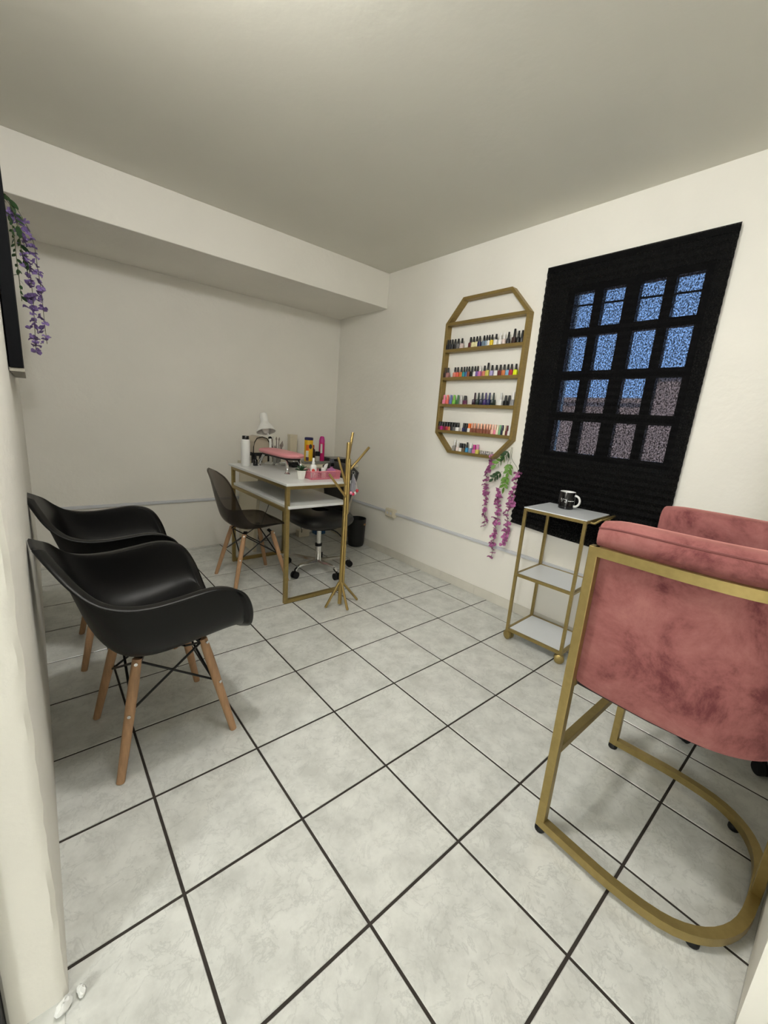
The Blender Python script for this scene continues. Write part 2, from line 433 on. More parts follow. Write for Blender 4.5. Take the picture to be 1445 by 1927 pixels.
# neighbouring buildings across the street
M_NEIGH = vary(mat('mauve_render', (188, 150, 128), 0.9), 0.8, 0.1)
nb = thing('neighbour_building', 'low mauve building across the street seen through the lower panes', 'building', (6.2, 5.0, -0.6))
obj('wall', MB().box((0, -3.42, 0), (3, 6, 2.28)), M_NEIGH, nb); obj('parapet', MB().box((-0.06, -3.42, 2.28), (3, 6, 2.345)), M_NEIGH, nb)
nb2 = thing('neighbour_building', 'taller mauve building across the street filling the rightmost column of panes', 'building', (6.2, -1.5, -0.6))
obj('wall', MB().box((0, -5, 0), (3, 3.04, 2.62)), M_NEIGH, nb2); obj('parapet', MB().box((-0.06, -5, 2.62), (3, 3.04, 2.69)), M_NEIGH, nb2)

# ================================================================== BLIND
rows = []
z = 2.128; k = 0
while z > 0.60:
    low = max(0.0, min(1.0, (1.05 - z) / 0.4))
    x = 2.169 + (0.0030 + 0.006 * low) * (1 if k % 2 else -1)
    if z > 2.09: x = 2.169
    row = []
    for q in range(25):
        f = q / 24; y = lerp(0.892, 0.020 + 0.012 * (2.128 - z) / 1.5, f)
        y += (0.004 * math.sin(z * 41) + 0.003 * math.sin(z * 97)) * low * (1 - f)
        sag = low * 0.03 * math.sin(f * 3.0) * (1.05 - z)
        row.append((x + 0.0015 * low * math.sin(f * 17 + z * 60), y, z - 0.016 * (2.128 - z) / 1.5 * f - sag))
    rows.append(row); z -= 0.0185 if z < 2.09 else 0.019; k += 1
bl = thing('pleated_blind', 'black pleated fabric blind hung over the window with daylight showing through', 'blind', (0, 0, 0))
obj('fabric', MB().grid(rows), M_BLIND, bl)
obj('head_strip', MB().box((2.1705, 0.024, 2.098), (2.1885, 0.888, 2.124)), mat('blind_head', (8, 8, 9), 0.9), bl, bevel=0.002)

# ================================================================== OCTAGONAL POLISH RACK
rk = thing('wall_rack', 'gold octagonal wall rack with five shelves of nail polish', 'shelf', (0, 0, 0))
FX = 2.140
octo = [(1.485, 2.060), (1.099, 2.060), (0.955, 1.904), (0.955, 1.132), (1.078, 1.000), (1.481, 1.000), (1.623, 1.137), (1.623, 1.904)]
TH = 0.020
def inset(poly, d):
    n = len(poly); out = []
    cxx = sum(p[0] for p in poly) / n; czz = sum(p[1] for p in poly) / n
    for i in range(n):
        p0, p1, p2 = Vector(poly[i - 1]), Vector(poly[i]), Vector(poly[(i + 1) % n])
        d1 = (p1 - p0).normalized(); d2 = (p2 - p1).normalized()
        n1 = Vector((-d1.y, d1.x)); n2 = Vector((-d2.y, d2.x))
        if n1.dot(Vector((cxx, czz)) - p1) < 0: n1 = -n1
        if n2.dot(Vector((cxx, czz)) - p1) < 0: n2 = -n2
        bs = (n1 + n2).normalized(); out.append(tuple(p1 + bs * d / max(0.3, bs.dot(n1))))
    return out
ins = inset(octo, TH)
for i in range(8):
    j = (i + 1) % 8
    quad = [octo[i], octo[j], ins[j], ins[i]]
    obj('frame_bar', MB().prism([(p[0], p[1]) for p in quad], FX, XR - 0.001, 'x'), M_GOLDF, rk, bevel=0.0012, seg=1)
SHZ = {0: 1.909, 1: 1.729, 2: 1.537, 3: 1.350, 4: 1.162}
for kk, zz in SHZ.items():
    obj('shelf_board', MB().box((FX, 0.9755, zz - 0.021), (XR - 0.001, 1.6025, zz)), M_GOLDF, rk, bevel=0.0012, seg=1)

# ---- bottles
CCOL = {'black': (20, 20, 21), 'charcoal': (44, 44, 48), 'smoky grey': (110, 108, 108), 'pinkish white': (214, 196, 190), 'dark red': (92, 40, 44), 'pale yellow': (226, 218, 168),
        'navy': (38, 42, 88), 'slate blue': (104, 124, 142), 'grey blue': (132, 152, 170), 'white': (232, 230, 226), 'yellow': (224, 196, 44), 'dark brown': (58, 38, 32), 'dusty mauve': (166, 116, 112),
        'salmon': (206, 122, 104), 'coral': (214, 96, 78), 'orange': (206, 120, 48), 'teal': (40, 140, 138), 'blue': (52, 100, 150), 'brown': (140, 76, 52), 'purple': (110, 80, 150), 'pink': (206, 120, 168),
        'olive yellow': (206, 196, 96), 'lavender': (164, 154, 200), 'maroon': (104, 44, 50), 'tan orange': (206, 122, 76), 'light blue': (128, 172, 206), 'red': (176, 46, 62), 'neon yellow': (220, 232, 30),
        'bubblegum pink': (236, 132, 160), 'light coral': (232, 112, 100), 'periwinkle': (96, 110, 170), 'lime green': (122, 190, 70), 'forest green': (74, 120, 74), 'silver': (196, 196, 194), 'plum': (104, 48, 80),
        'dark plum': (50, 30, 44), 'dark green': (32, 46, 40), 'deep purple': (56, 40, 96), 'rose gold': (214, 160, 136), 'chestnut': (132, 78, 60), 'peach': (240, 196, 176), 'cream': (238, 228, 200), 'mint green': (128, 180, 134),
        'dark navy': (40, 46, 66), 'magenta': (188, 40, 132), 'wine': (120, 30, 56), 'bright blue': (50, 140, 186), 'grey': (140, 140, 142), 'orange cap': (232, 110, 34), 'olive brown': (96, 84, 66)}
def cmat(c, cap=False):
    return mat(('cap_' if cap else 'polish_') + c.replace(' ', '_'), CCOL[c], 0.28 if not cap else 0.35, 0.7 if c in ('silver', 'rose gold') else 0.0)
BM = {}
def bottle_meshes(kind, c, cap):
    key = (kind, c, cap)
    if key in BM: return BM[key]
    W_ = 0.0125
    if kind == 'square':       # rounded rectangular bottle, tapered cap
        b = MB().prism(rrect(-W_ * 0.9, -W_, W_ * 0.9, W_, 0.004, 3), 0, 0.029); b.prism(rrect(-0.009, -0.009, 0.009, 0.009, 0.004, 3), 0.029, 0.0325)
        c_ = MB().lathe([(0.0082, 0.032), (0.0080, 0.036), (0.0064, 0.066), (0.0056, 0.067)], 10)
    elif kind == 'round':
        b = MB().lathe([(0.0105, 0), (W_, 0.002), (W_, 0.024), (0.0105, 0.030), (0.006, 0.033)], 12)
        c_ = MB().lathe([(0.0076, 0.032), (0.0074, 0.036), (0.0058, 0.069), (0.005, 0.070)], 10)
    elif kind == 'tall':
        b = MB().prism(rrect(-0.012, -W_, 0.012, W_, 0.003, 3), 0, 0.033); b.prism(rrect(-0.008, -0.008, 0.008, 0.008, 0.003, 3), 0.033, 0.037)
        c_ = MB().lathe([(0.0085, 0.036), (0.0083, 0.040), (0.0066, 0.083), (0.0058, 0.084)], 10)
    elif kind == 'set':        # box-shaped bottle with slim cap
        b = MB().box((-0.012, -W_, 0), (0.012, W_, 0.034)); b.prism(rrect(-0.006, -0.006, 0.006, 0.006, 0.002, 2), 0.034, 0.036)
        c_ = MB().lathe([(0.0068, 0.035), (0.0066, 0.040), (0.0056, 0.078), (0.005, 0.079)], 10)
    elif kind == 'cube':       # dumpy bottle under a wide straight cap
        b = MB().prism(rrect(-0.011, -W_, 0.011, W_, 0.003, 3), 0, 0.026)
        c_ = MB().lathe([(0.0112, 0.026), (0.0112, 0.029), (0.0108, 0.058), (0.010, 0.059)], 10)
    else:                      # slim: straight cap of nearly the bottle's width
        b = MB().prism(rrect(-0.010, -W_, 0.010, W_, 0.004, 3), 0, 0.028)
        c_ = MB().lathe([(0.0086, 0.028), (0.0086, 0.031), (0.0080, 0.062), (0.0074, 0.063)], 10)
    BM[key] = (b.mesh('bottle', cmat(c), 40), c_.mesh('cap', cmat(cap, True), 40))
    return BM[key]
ORD = ['first', 'second', 'third', 'fourth', 'fifth', 'sixth', 'seventh', 'eighth', 'ninth', 'tenth', 'eleventh', 'twelfth', 'thirteenth', 'fourteenth', 'fifteenth', 'sixteenth', 'seventeenth', 'eighteenth', 'nineteenth', 'twentieth', 'twenty-first', 'twenty-second', 'twenty-third', 'twenty-fourth', 'twenty-fifth', 'twenty-sixth']
SHELFN = {1: 'top filled shelf', 2: 'second filled shelf', 3: 'third filled shelf', 4: 'fourth filled shelf', 5: 'lowest ledge'}
K = 'black'
ROWS = {
 1: (1.729, [1.5935, 1.574, 1.553, 1.5276, 1.4987, 1.4652, 1.3899, 1.364, 1.3369, 1.3131, 1.2782, 1.2554, 1.2359, 1.2141, 1.1827, 1.1494, 1.1219, 1.0893, 1.0478, 1.0181, 0.9920],
     [('square', K, K), ('square', K, K), ('square', 'charcoal', K), ('square', K, K), ('square', 'smoky grey', K), ('square', 'pinkish white', K), ('square', 'dark red', K), ('square', 'pale yellow', K), ('square', 'pale yellow', K), ('square', 'navy', K),
      ('square', 'slate blue', K), ('square', 'grey blue', K), ('square', 'white', K), ('square', 'yellow', K), ('square', 'white', K), ('round', 'white', 'white'), ('round', 'pinkish white', 'white'), ('round', 'charcoal', K), ('tall', 'dark brown', K), ('round', K, K), ('round', 'charcoal', K)]),
 2: (1.537, [1.5915, 1.566, 1.501, 1.4754, 1.4428, 1.4179, 1.3956, 1.3747, 1.3478, 1.3226, 1.3015, 1.2806, 1.2452, 1.2172, 1.1841, 1.1504, 1.1198, 1.091, 1.0625, 1.0373, 1.005],
     [('square', 'dark brown', 'dark brown'), ('square', 'dusty mauve', K), ('square', 'salmon', K), ('square', 'coral', K), ('square', 'orange', K), ('square', 'teal', K), ('square', 'blue', K), ('square', 'brown', K), ('square', K, K), ('square', 'white', K), ('square', 'purple', K),
      ('square', 'pink', 'white'), ('square', 'salmon', K), ('tall', 'olive yellow', K), ('square', 'lavender', K), ('square', 'white', K), ('square', 'maroon', K), ('square', 'tan orange', K), ('square', 'light blue', K), ('square', 'red', K), ('square', 'neon yellow', K)]),
 3: (1.350, [1.5756, 1.5443, 1.5108, 1.4806, 1.4447, 1.4169, 1.3804, 1.2977, 1.2663, 1.2357, 1.2067, 1.177, 1.1447, 1.0846, 1.0494, 1.0233, 0.9960],
     [('slim', 'bubblegum pink', 'bubblegum pink'), ('slim', 'light coral', 'light coral'), ('slim', 'periwinkle', 'periwinkle'), ('slim', 'lime green', 'lime green'), ('slim', 'forest green', 'forest green'), ('slim', 'silver', 'silver'), ('cube', 'plum', K),
      ('set', 'dark plum', 'dark plum'), ('set', 'dark green', 'dark green'), ('set', 'dark navy', 'dark navy'), ('set', 'deep purple', 'deep purple'), ('set', 'navy', 'navy'), ('set', 'dark green', 'dark green'), ('set', 'white', 'silver'), ('slim', K, K), ('slim', K, K), ('tall', 'grey', 'white')]),
 4: (1.162, [1.5915, 1.5690, 1.5442, 1.5172, 1.4944, 1.4713, 1.4464, 1.4186, 1.3618, 1.3407, 1.3141, 1.2914, 1.268, 1.2402, 1.2126, 1.1856, 1.1616, 1.1399, 1.1186, 1.0974, 1.0791, 1.061, 1.0423, 1.0245, 1.0069, 0.9890],
     [('cube', 'maroon', K), ('cube', 'magenta', K), ('cube', 'wine', K), ('cube', 'red', K), ('cube', 'tan orange', K), ('cube', 'charcoal', K), ('cube', 'smoky grey', K), ('cube', 'white', K), ('cube', 'navy', K), ('cube', 'dark navy', K), ('cube', 'white', 'orange cap')]
     + [('slim', 'chestnut', 'rose gold')] * 7 + [('slim', 'peach', 'peach'), ('slim', 'bubblegum pink', 'peach'), ('slim', 'cream', 'cream'), ('slim', 'mint green', 'mint green'), ('slim', 'dark navy', 'dark navy'), ('slim', 'cream', 'cream'), ('slim', 'maroon', 'maroon'), ('slim', 'white', 'white')]),
 5: (1.020, [1.4302, 1.4001, 1.3699, 1.3433, 1.3146, 1.2818, 1.2495, 1.2219],
     [('set', 'silver', 'silver'), ('round', 'pinkish white', 'white'), ('cube', 'white', K), ('cube', 'olive brown', K), ('round', 'bright blue', K), ('square', 'grey blue', 'white'), ('cube', 'pink', 'magenta'), ('slim', 'olive yellow', 'pink')]),
}
MARK = MB().box((-.0128, -.0045, .024), (-.0119, .0050, .0285)).box((-.0128, -.0075, .0165), (-.0119, .0075, .0180)).mesh('printed_mark', mat('pale_mark', (176, 176, 190), 0.5))
for row, (zz, ys, kinds) in ROWS.items():
    for n_, (yy, (kd, c, cp)) in enumerate(zip(ys, kinds)):
        gp = min(ys[n_ - 1] - yy if n_ else 1, yy - ys[n_ + 1] if n_ + 1 < len(ys) else 1)
        sw = min(1.0, (gp - 0.0008) / 0.025)
        ct = c.replace(' cap', ''); pt = cp.replace(' cap', '')
        lab = f'{ct} polish bottle with {pt} cap, {ORD[n_]} from left on the {SHELFN[row]}'
        o = thing('nail_polish_bottle', lab, 'nail polish', (2.1555, yy, zz + 0.0003), R.uniform(-0.06, 0.06) if gp > 0.029 else 0, f'nail polish on the {SHELFN[row]}')
        o.scale = (1.0, max(0.55, sw), 1.0)
        b1, b2 = bottle_meshes(kd, c, cp)
        link('bottle', b1, o); link('cap', b2, o)
        if kd == 'set' and c != 'white' and row == 3: link('printed_mark', MARK, o)
# rhinestone jars
M_GLIT = vary(mat('silver_glitter', (186, 180, 178), 0.25, 0.6), 500, 0.6, 2, lo=0.4, hi=0.6)
jb = MB().lathe([(0.0068, 0), (0.0070, 0.002), (0.0070, 0.018), (0.006, 0.020)], 10).mesh('jar', M_GLIT, 40)
jc = MB().lathe([(0.0072, 0.0195), (0.0072, 0.025), (0.006, 0.026)], 10).mesh('lid', M_CHROME, 40)
for n_, yy in enumerate([1.1925, 1.1772, 1.1612, 1.1455, 1.130, 1.1146, 1.0993]):
    o = thing('glitter_jar', f'tiny silver rhinestone jar, {ORD[n_]} from left in the row at right of the lowest ledge', 'jar', (2.156, yy, 1.0203), 0, 'rhinestone jars on the lowest ledge')
    link('jar', jb, o); link('lid', jc, o)

# ================================================================== WISTERIA
def petal_mesh(mt, seed):
    r = random.Random(seed); b = MB()
    for k in range(3):
        a = k * 2.1 + r.uniform(-.5, .5); s_ = r.uniform(0.017, 0.024)
        M_ = Matrix.Rotation(a, 4, 'Z') @ Matrix.Rotation(r.uniform(-0.7, 0.5), 4, 'Y')
        rows = []
        for i, (l, wd, h) in enumerate(((0, .15, 0), (.45, .95, .25), (.85, .8, .28), (1.1, .15, .1))):
            rows.append([M_ @ Vector((l * s_, q * wd * s_ * .7, h * s_ + abs(q) * .25 * s_)) for q in (-1, 0, 1)])
        b.grid(rows)
    return b.mesh('flower', mt, 60)
def leaf_mesh(mt, ln, wd):
    rows = []
    for i in range(6):
        t = i / 5; ww = wd * math.sin(PI * min(1, t * 0.93 + 0.05)) ** 0.8 * 0.5
        rows.append([(ln * t, -ww, -0.10 * ln * t * t), (ln * t, 0, -0.10 * ln * t * t - 0.08 * ww), (ln * t, ww, -0.10 * ln * t * t)])
    return MB().grid(rows).mesh('leaf', mt, 60)
FP = [petal_mesh(M_PINKF, 10 + k) for k in range(4)]
FU = [petal_mesh(M_PURPF, 30 + k) for k in range(4)]
def strand(root, path, meshes, n, sp, jit, sc=(0.8, 1.25)):
    pts = spline(path, 10)
    obj('stem', MB().tube(pts[::2] + [pts[-1]], 0.0013, 5), M_STEM, root)
    for k in range(n):
        t = k / (n - 1); p = Vector(pts[int(t * (len(pts) - 1))]) 
        if sp is not None and t < sp: continue
        o = link('flower', meshes[k % 4], root)
        a = R.uniform(0, 2 * PI)
        o.location = p + Vector((R.uniform(-1, 0.2) * jit, R.uniform(-1, 1) * jit, R.uniform(-1, 1) * jit * .5))
        o.rotation_euler = (R.uniform(-.9, .9), R.uniform(-.9, .9), a); q = R.uniform(*sc); o.scale = (q, q, q)
wr = thing('wisteria_garland', 'artificial wisteria with three magenta flower strands hanging from the gold rack', 'artificial plant', (0, 0, 0))
WX = 2.150
strand(wr, [(WX + .02, 1.02, 1.085), (WX + .01, 1.082, 1.02), (WX, 1.098, 0.95), (WX, 1.110, 0.86), (WX, 1.098, 0.76), (WX, 1.085, 0.64), (WX, 1.083, 0.535)], FP, 34, 0.16, 0.010)
strand(wr, [(WX + .02, 0.965, 1.09), (WX, 0.96, 1.02), (WX, 0.985, 0.90), (WX, 1.005, 0.79), (WX - .005, 0.985, 0.70), (WX - .005, 0.985, 0.60), (WX - .005, 0.985, 0.47), (WX - .005, 0.985, 0.335)], FP, 42, 0.42, 0.011)
strand(wr, [(WX + .02, 0.958, 1.09), (WX - .03, 0.92, 1.02), (WX - .04, 0.86, 0.955), (WX - .04, 0.868, 0.85), (WX - .04, 0.875, 0.75), (WX - .03, 0.895, 0.66), (WX - .02, 0.885, 0.56), (WX - .02, 0.898, 0.46)], FP, 38, 0.30, 0.011)
LD = [leaf_mesh(M_GREEN, 0.040, 0.021), leaf_mesh(M_LGREEN, 0.042, 0.021)]
def leafspray(root, a, b_, n, mi, size=1.0):
    A, B_ = Vector(a), Vector(b_)
    obj('leaf_stem', MB().tube([A, (A + B_) / 2 + Vector((0, 0, 0.006)), B_], 0.0010, 5), M_STEM, root)
    for k in range(n):
        o = link('leaf', LD[mi], root); t = (k // 2 + 1) / (n // 2 + 1) if k < n - 1 else 1.0
        o.location = A.lerp(B_, t); d = (B_ - A).normalized(); sgn = 1 if k % 2 else -1
        ang = math.atan2(d.z, d.y) + (sgn * 0.8 if k < n - 1 else 0)
        dr = Vector((R.uniform(-.35, .1), math.cos(ang), math.sin(ang)))
        o.rotation_mode = 'QUATERNION'
        q = dr.to_track_quat('X', 'Z'); o.rotation_quaternion = q @ Matrix.Rotation(PI / 2 + R.uniform(-.5, .5), 3, 'X').to_quaternion(); s_ = R.uniform(.8, 1.1) * size; o.scale = (s_, s_, s_)
leafspray(wr, (WX, .962, 1.075), (WX - .02, .985, 1.03), 5, 0)
leafspray(wr, (WX, .975, 1.04), (WX - .02, 1.04, 0.965), 7, 1)
leafspray(wr, (WX, .995, 0.93), (WX - .02, 1.045, 0.875), 7, 0)
leafspray(wr, (WX - .02, .93, 1.0), (WX - .03, .935, 0.93), 7, 1)
leafspray(wr, (WX - .01, .955, 0.92), (WX - .02, .955, 0.83), 7, 1)

# left panel and wisteria
pn = thing('wall_panel', 'thin black panel with pale underside hung edge-on on the left wall', 'panel', (XL, 1.30, 1.279))
obj('screen_edge', MB().box((0.004, 0.0, 0.0), (0.037, 0.80, 0.62)), mat('panel_black', (14, 15, 17), 0.85, spec=0.1), pn, bevel=0.002)
obj('bottom_rail', MB().box((0.002, 0.004, -0.012), (0.040, 0.804, 0.0)), mat('panel_rail', (150, 146, 134), 0.5), pn, bevel=0.001)
wl = thing('wisteria_garland', 'artificial purple wisteria hanging beside the black panel on left wall', 'artificial plant', (0, 0, 0))
yw = 2.24
strand(wl, [(XL + .01, yw, 2.06), (-0.185, yw, 2.04), (-0.155, yw, 1.94), (-0.140, yw, 1.80), (-0.135, yw, 1.66), (-0.140, yw, 1.53), (-0.145, yw, 1.41)], FU, 52, 0.22, 0.018, (0.75, 1.15))
strand(wl, [(XL + .01, yw + .03, 2.06), (-0.17, yw + .03, 2.05), (-0.115, yw + .03, 1.93), (-0.105, yw + .03, 1.80), (-0.100, yw + .03, 1.68), (-0.100, yw + .03, 1.55), (-0.098, yw + .03, 1.45)], FU, 42, 0.25, 0.016, (0.7, 1.1))
def vine(root, path, n, mi, size):
    pts = spline(path, 8); obj('vine', MB().tube(pts, 0.0016, 5), M_STEM, root)
    for k in range(n):
        o = link('leaf', LD[mi], root); o.location = pts[int((len(pts) - 1) * (k + .5) / n)]
        o.rotation_euler = (R.uniform(-1, 1), R.uniform(0.2, 1.3), R.uniform(-PI, PI)); s_ = R.uniform(.6, 1.1) * size; o.scale = (s_, s_, s_)
vine(wl, [(XL + .01, yw, 2.07), (-0.19, yw - .02, 2.06), (-0.165, yw - .02, 1.96), (-0.160, yw - .02, 1.86), (-0.15, yw - .02, 1.78)], 16, 0, 1.15)
vine(wl, [(XL + .01, yw - .05, 2.02), (-0.185, yw - .05, 1.95), (-0.180, yw - .05, 1.80), (-0.178, yw - .05, 1.62)], 30, 0, 0.75)

# ================================================================== CHAIRS
def shell_grid(center, edge, nw, hp, xp, lip, yp, lipv):
    """bucket shell: 'center' (x,z) and 'edge' (x,y,z) stations from front lip to back top; a flat flange of width 'lip' runs all round"""
    C_ = spline([(x, 0, z) for x, z in center], 4); E_ = spline(edge, 4); V_ = spline(lipv, 4)
    rows = []; n = len(C_)
    for i in range(n):
        c = Vector(C_[i]); e = Vector(E_[i]); half = []
        for k in range(nw + 1):
            t = k / nw
            half.append(Vector((lerp(c.x, e.x, t ** xp), e.y * (1 - (1 - t) ** yp), lerp(c.z, e.z, t ** hp))))
        v = Vector(V_[i]).normalized()
        half.insert(-1, half[-2].lerp(half[-1], .86))
        half.append(half[-1] + v * lip * .16 + Vector((0, 0, .0005)))
        half.append(half[-1] + v * lip * .84 + Vector((0, 0, -.0020)))
        rows.append([Vector((p.x, -p.y, p.z)) for p in half[:0:-1]] + half)
    f0 = Vector((.75, 0, -.65)) * lip * .7; f1 = Vector((-.90, 0, .42)) * lip
    def rim(r, f, w):
        q = [p + f * w for p in r]
        q[0], q[-1] = r[0], r[-1]
        q[1], q[-2] = (r[1], r[-2]) if w < 1 else (r[0] * .9 + r[1] * .1, r[-1] * .9 + r[-2] * .1)
        return q
    rows = [rim(rows[0], f0, 1), rim(rows[0], f0, .35)] + rows + [rim(rows[-1], f1, .3), rim(rows[-1], f1, 1)]
    return [[tuple(p) for p in r] for r in rows]
def chair_base(root, hx, hy, tx, ty, ztop, mount):
    corners = [(1, 1), (1, -1), (-1, -1), (-1, 1)]
    P = []
    for sx, sy in corners:
        foot = Vector((sx * hx, sy * hy, 0.0)); top = Vector((sx * tx, sy * ty, ztop)); P.append((foot, top))
        pts = [foot, foot.lerp(top, .35), foot.lerp(top, .8), top]
        lg = obj('leg', MB().tube(pts, 0.0155, 12, scale=[.80, .95, 1.05, .90]), M_WOOD, root, smooth=50)
        for t in (0.55, 0.97):
            c = foot.lerp(top, t); d = Vector((sx * .35, sy, 0.1)).normalized()
            obj('bolt', MB().tube([c + d * .012, c + d * .019], 0.0055, 10), M_CHROME, lg, smooth=40)
    st = MB()
    for k in range(4):
        f1, t1 = P[k]; f2, t2 = P[(k + 1) % 4]
        ins = lambda p: Vector((p.x * .93, p.y * .93, p.z))
        st.tube([ins(f1.lerp(t1, .96)), ins(f2.lerp(t2, .56))], 0.0042, 8)
        st.tube([ins(f2.lerp(t2, .96)), ins(f1.lerp(t1, .56))], 0.0042, 8)
    obj('strut_frame', st, M_STEEL, root, smooth=50)
    for f_, t_ in P:
        br = MB(); br.sq(t_ + Vector((0, 0, -.012)), Vector((t_.x * mount, t_.y * mount, ztop + .010)), 0.026, 0.010)
        obj('bracket', br, M_STEEL, root)
LIPV = [(.8, .25, -.5), (.85, .45, -.2), (.8, .6, 0), (.45, .9, 0), (.05, 1, 0), (0, 1, 0), (-.1, 1, 0), (-.3, .95, 0), (-.55, .8, .1), (-.72, .6, .25), (-.85, .35, .35), (-.9, .06, .42)]
def armchair_shell():
    center = [(.226, .420), (.205, .438), (.15, .438), (.07, .424), (-.02, .410), (-.10, .408), (-.165, .430), (-.208, .490), (-.235, .575), (-.258, .655), (-.282, .725), (-.300, .766)]
    edge = [(.208, .140, .424), (.212, .215, .455), (.195, .256, .535), (.160, .268, .612), (.090, .270, .640), (-.01, .268, .632), (-.085, .264, .626), (-.150, .255, .632), (-.203, .235, .652), (-.243, .195, .688), (-.276, .128, .734), (-.298, .055, .763)]
    return MB().grid(shell_grid(center, edge, 8, 3.4, 1.8, 0.032, 2.1, LIPV))
def make_armchair(label, loc, rz):
    t = thing('shell_armchair', label, 'chair', loc, rz, 'black bucket armchairs along the left wall')
    obj('shell', armchair_shell(), M_BLACK, t, smooth=80, sub=1, solid=0.006)
    chair_base(t, 0.187, 0.187, 0.105, 0.125, 0.385, 0.8)
    return t
a1 = make_armchair('black plastic bucket armchair on wooden dowel legs, nearest the camera', (0.100, 0.985, 0), math.radians(4))
dup(a1, (0.088, 1.705, 0), math.radians(-3), 'black plastic bucket armchair on wooden legs, half hidden behind the nearer one')

t = thing('shell_chair', 'smoky translucent side chair on wooden dowel legs beside the white desk', 'chair', (0.945, 2.195, 0), math.radians(0))
center = [(.215, .405), (.195, .428), (.13, .432), (.05, .420), (-.04, .408), (-.12, .410), (-.178, .442), (-.205, .515), (-.222, .600), (-.238, .690), (-.252, .765), (-.260, .800)]
edge = [(.190, .150, .415), (.165, .195, .442), (.11, .215, .452), (.04, .222, .455), (-.04, .222, .458), (-.100, .218, .478), (-.140, .212, .530), (-.165, .208, .590), (-.190, .205, .655), (-.215, .195, .725), (-.240, .160, .775), (-.258, .070, .799)]
obj('shell', MB().grid(shell_grid(center, edge, 8, 2.8, 1.6, 0.012, 1.6, LIPV)), M_SMOKE, t, smooth=80, sub=1, solid=0.005)
chair_base(t, 0.193, 0.187, 0.10, 0.115, 0.372, 0.8)

# ================================================================== NAIL DESK
DX0, DX1, DY0, DY1 = 0.944, 1.402, 1.672, 2.590
dk = thing('nail_desk', 'white topped nail desk with gold tube frame and open lower shelf', 'desk', ((DX0 + DX1) / 2, (DY0 + DY1) / 2, 0))
cxd, cyd = (DX0 + DX1) / 2, (DY0 + DY1) / 2
hx, hy = (DX1 - DX0) / 2, (DY1 - DY0) / 2
obj('tabletop', MB().box((-hx - .012, -hy - .022, .771), (hx + .012, hy + .022, .788)), M_WHITE, dk, bevel=0.002)
obj('lower_shelf', MB().box((-hx + .010, -hy - .014, .627), (hx - .004, hy + .002, .645)), M_WHITE, dk, bevel=0.002)
q = 0.0125
for sx in (-1, 1):
    for sy in (-1, 1):
        obj('leg', MB().box((sx * (hx - q) - q, sy * (hy - q) - q, 0.0), (sx * (hx - q) + q, sy * (hy - q) + q, .771)), M_GOLD, dk, bevel=0.002)
for sy in (-1, 1):
    obj('floor_bar', MB().box((-hx + 2 * q, sy * (hy - q) - q, 0.0), (hx - 2 * q, sy * (hy - q) + q, .025)), M_GOLD, dk, bevel=0.002)
    obj('top_rail', MB().box((-hx + 2 * q, sy * (hy - q) - q, .746), (hx - 2 * q, sy * (hy - q) + q, .7705)), M_GOLD, dk, bevel=0.002)
for sx in (-1, 1):
    obj('top_rail', MB().box((sx * (hx - q) - q, -hy + 2 * q, .746), (sx * (hx - q) + q, hy - 2 * q, .7705)), M_GOLD, dk, bevel=0.002)
    obj('shelf_rail', MB().box((sx * (hx - q) - q, -hy + 2 * q, .604), (sx * (hx - q) + q, hy - 2 * q, .6265)), M_GOLD, dk, bevel=0.002)
ZD = .7885

# cream vanity table along the back wall
vt = thing('vanity_table', 'cream vanity table with curved side panels against the back wall', 'table', (1.59, 2.85, 0))
obj('tabletop', MB().box((-.425, -.225, .735), (.594, .195, .758)), M_CREAM, vt, bevel=0.004)
side = spline([(-.215, .735), (-.222, .66), (-.215, .55), (-.190, .42), (-.150, .25), (-.130, .10), (-.135, .0)], 5)
for sx in (-.400, .560):
    obj('side_panel', MB().prism(side + [(.185, 0), (.185, .735)], sx - .014, sx + .014, 'x'), M_CREAM, vt)
obj('apron', MB().box((-.386, -.190, .655), (.545, -.170, .735)), M_CREAM, vt)
obj('stretcher', MB().box((-.386, .150, .40), (.545, .168, .735)), M_CREAM, vt)
ZV = .7585

# ================================================================== ITEMS ON THE DESK
t = thing('dispenser_bottle', 'tall white bottle with a black cap standing on the far end of the desk', 'bottle', (0.998, 2.44, ZD))
obj('body', MB().lathe([(.030, 0), (.032, .004), (.032, .165), (.030, .190), (.026, .198)], 20), M_BONE, t, smooth=40)
obj('cap', MB().lathe([(.0245, .198), (.0245, .221), (.0225, .224)], 20), M_BLKG, t, smooth=40)
t = thing('polish_bottle', 'slim black bottle beside the tall white bottle on the desk', 'bottle', (1.080, 2.455, ZD))
obj('body', MB().lathe([(.0165, 0), (.0175, .003), (.0175, .040), (.010, .050)], 14), M_BLKG, t, smooth=40)
obj('cap', MB().lathe([(.0100, .050), (.0075, .085), (.006, .087)], 12), M_BLK, t, smooth=40)

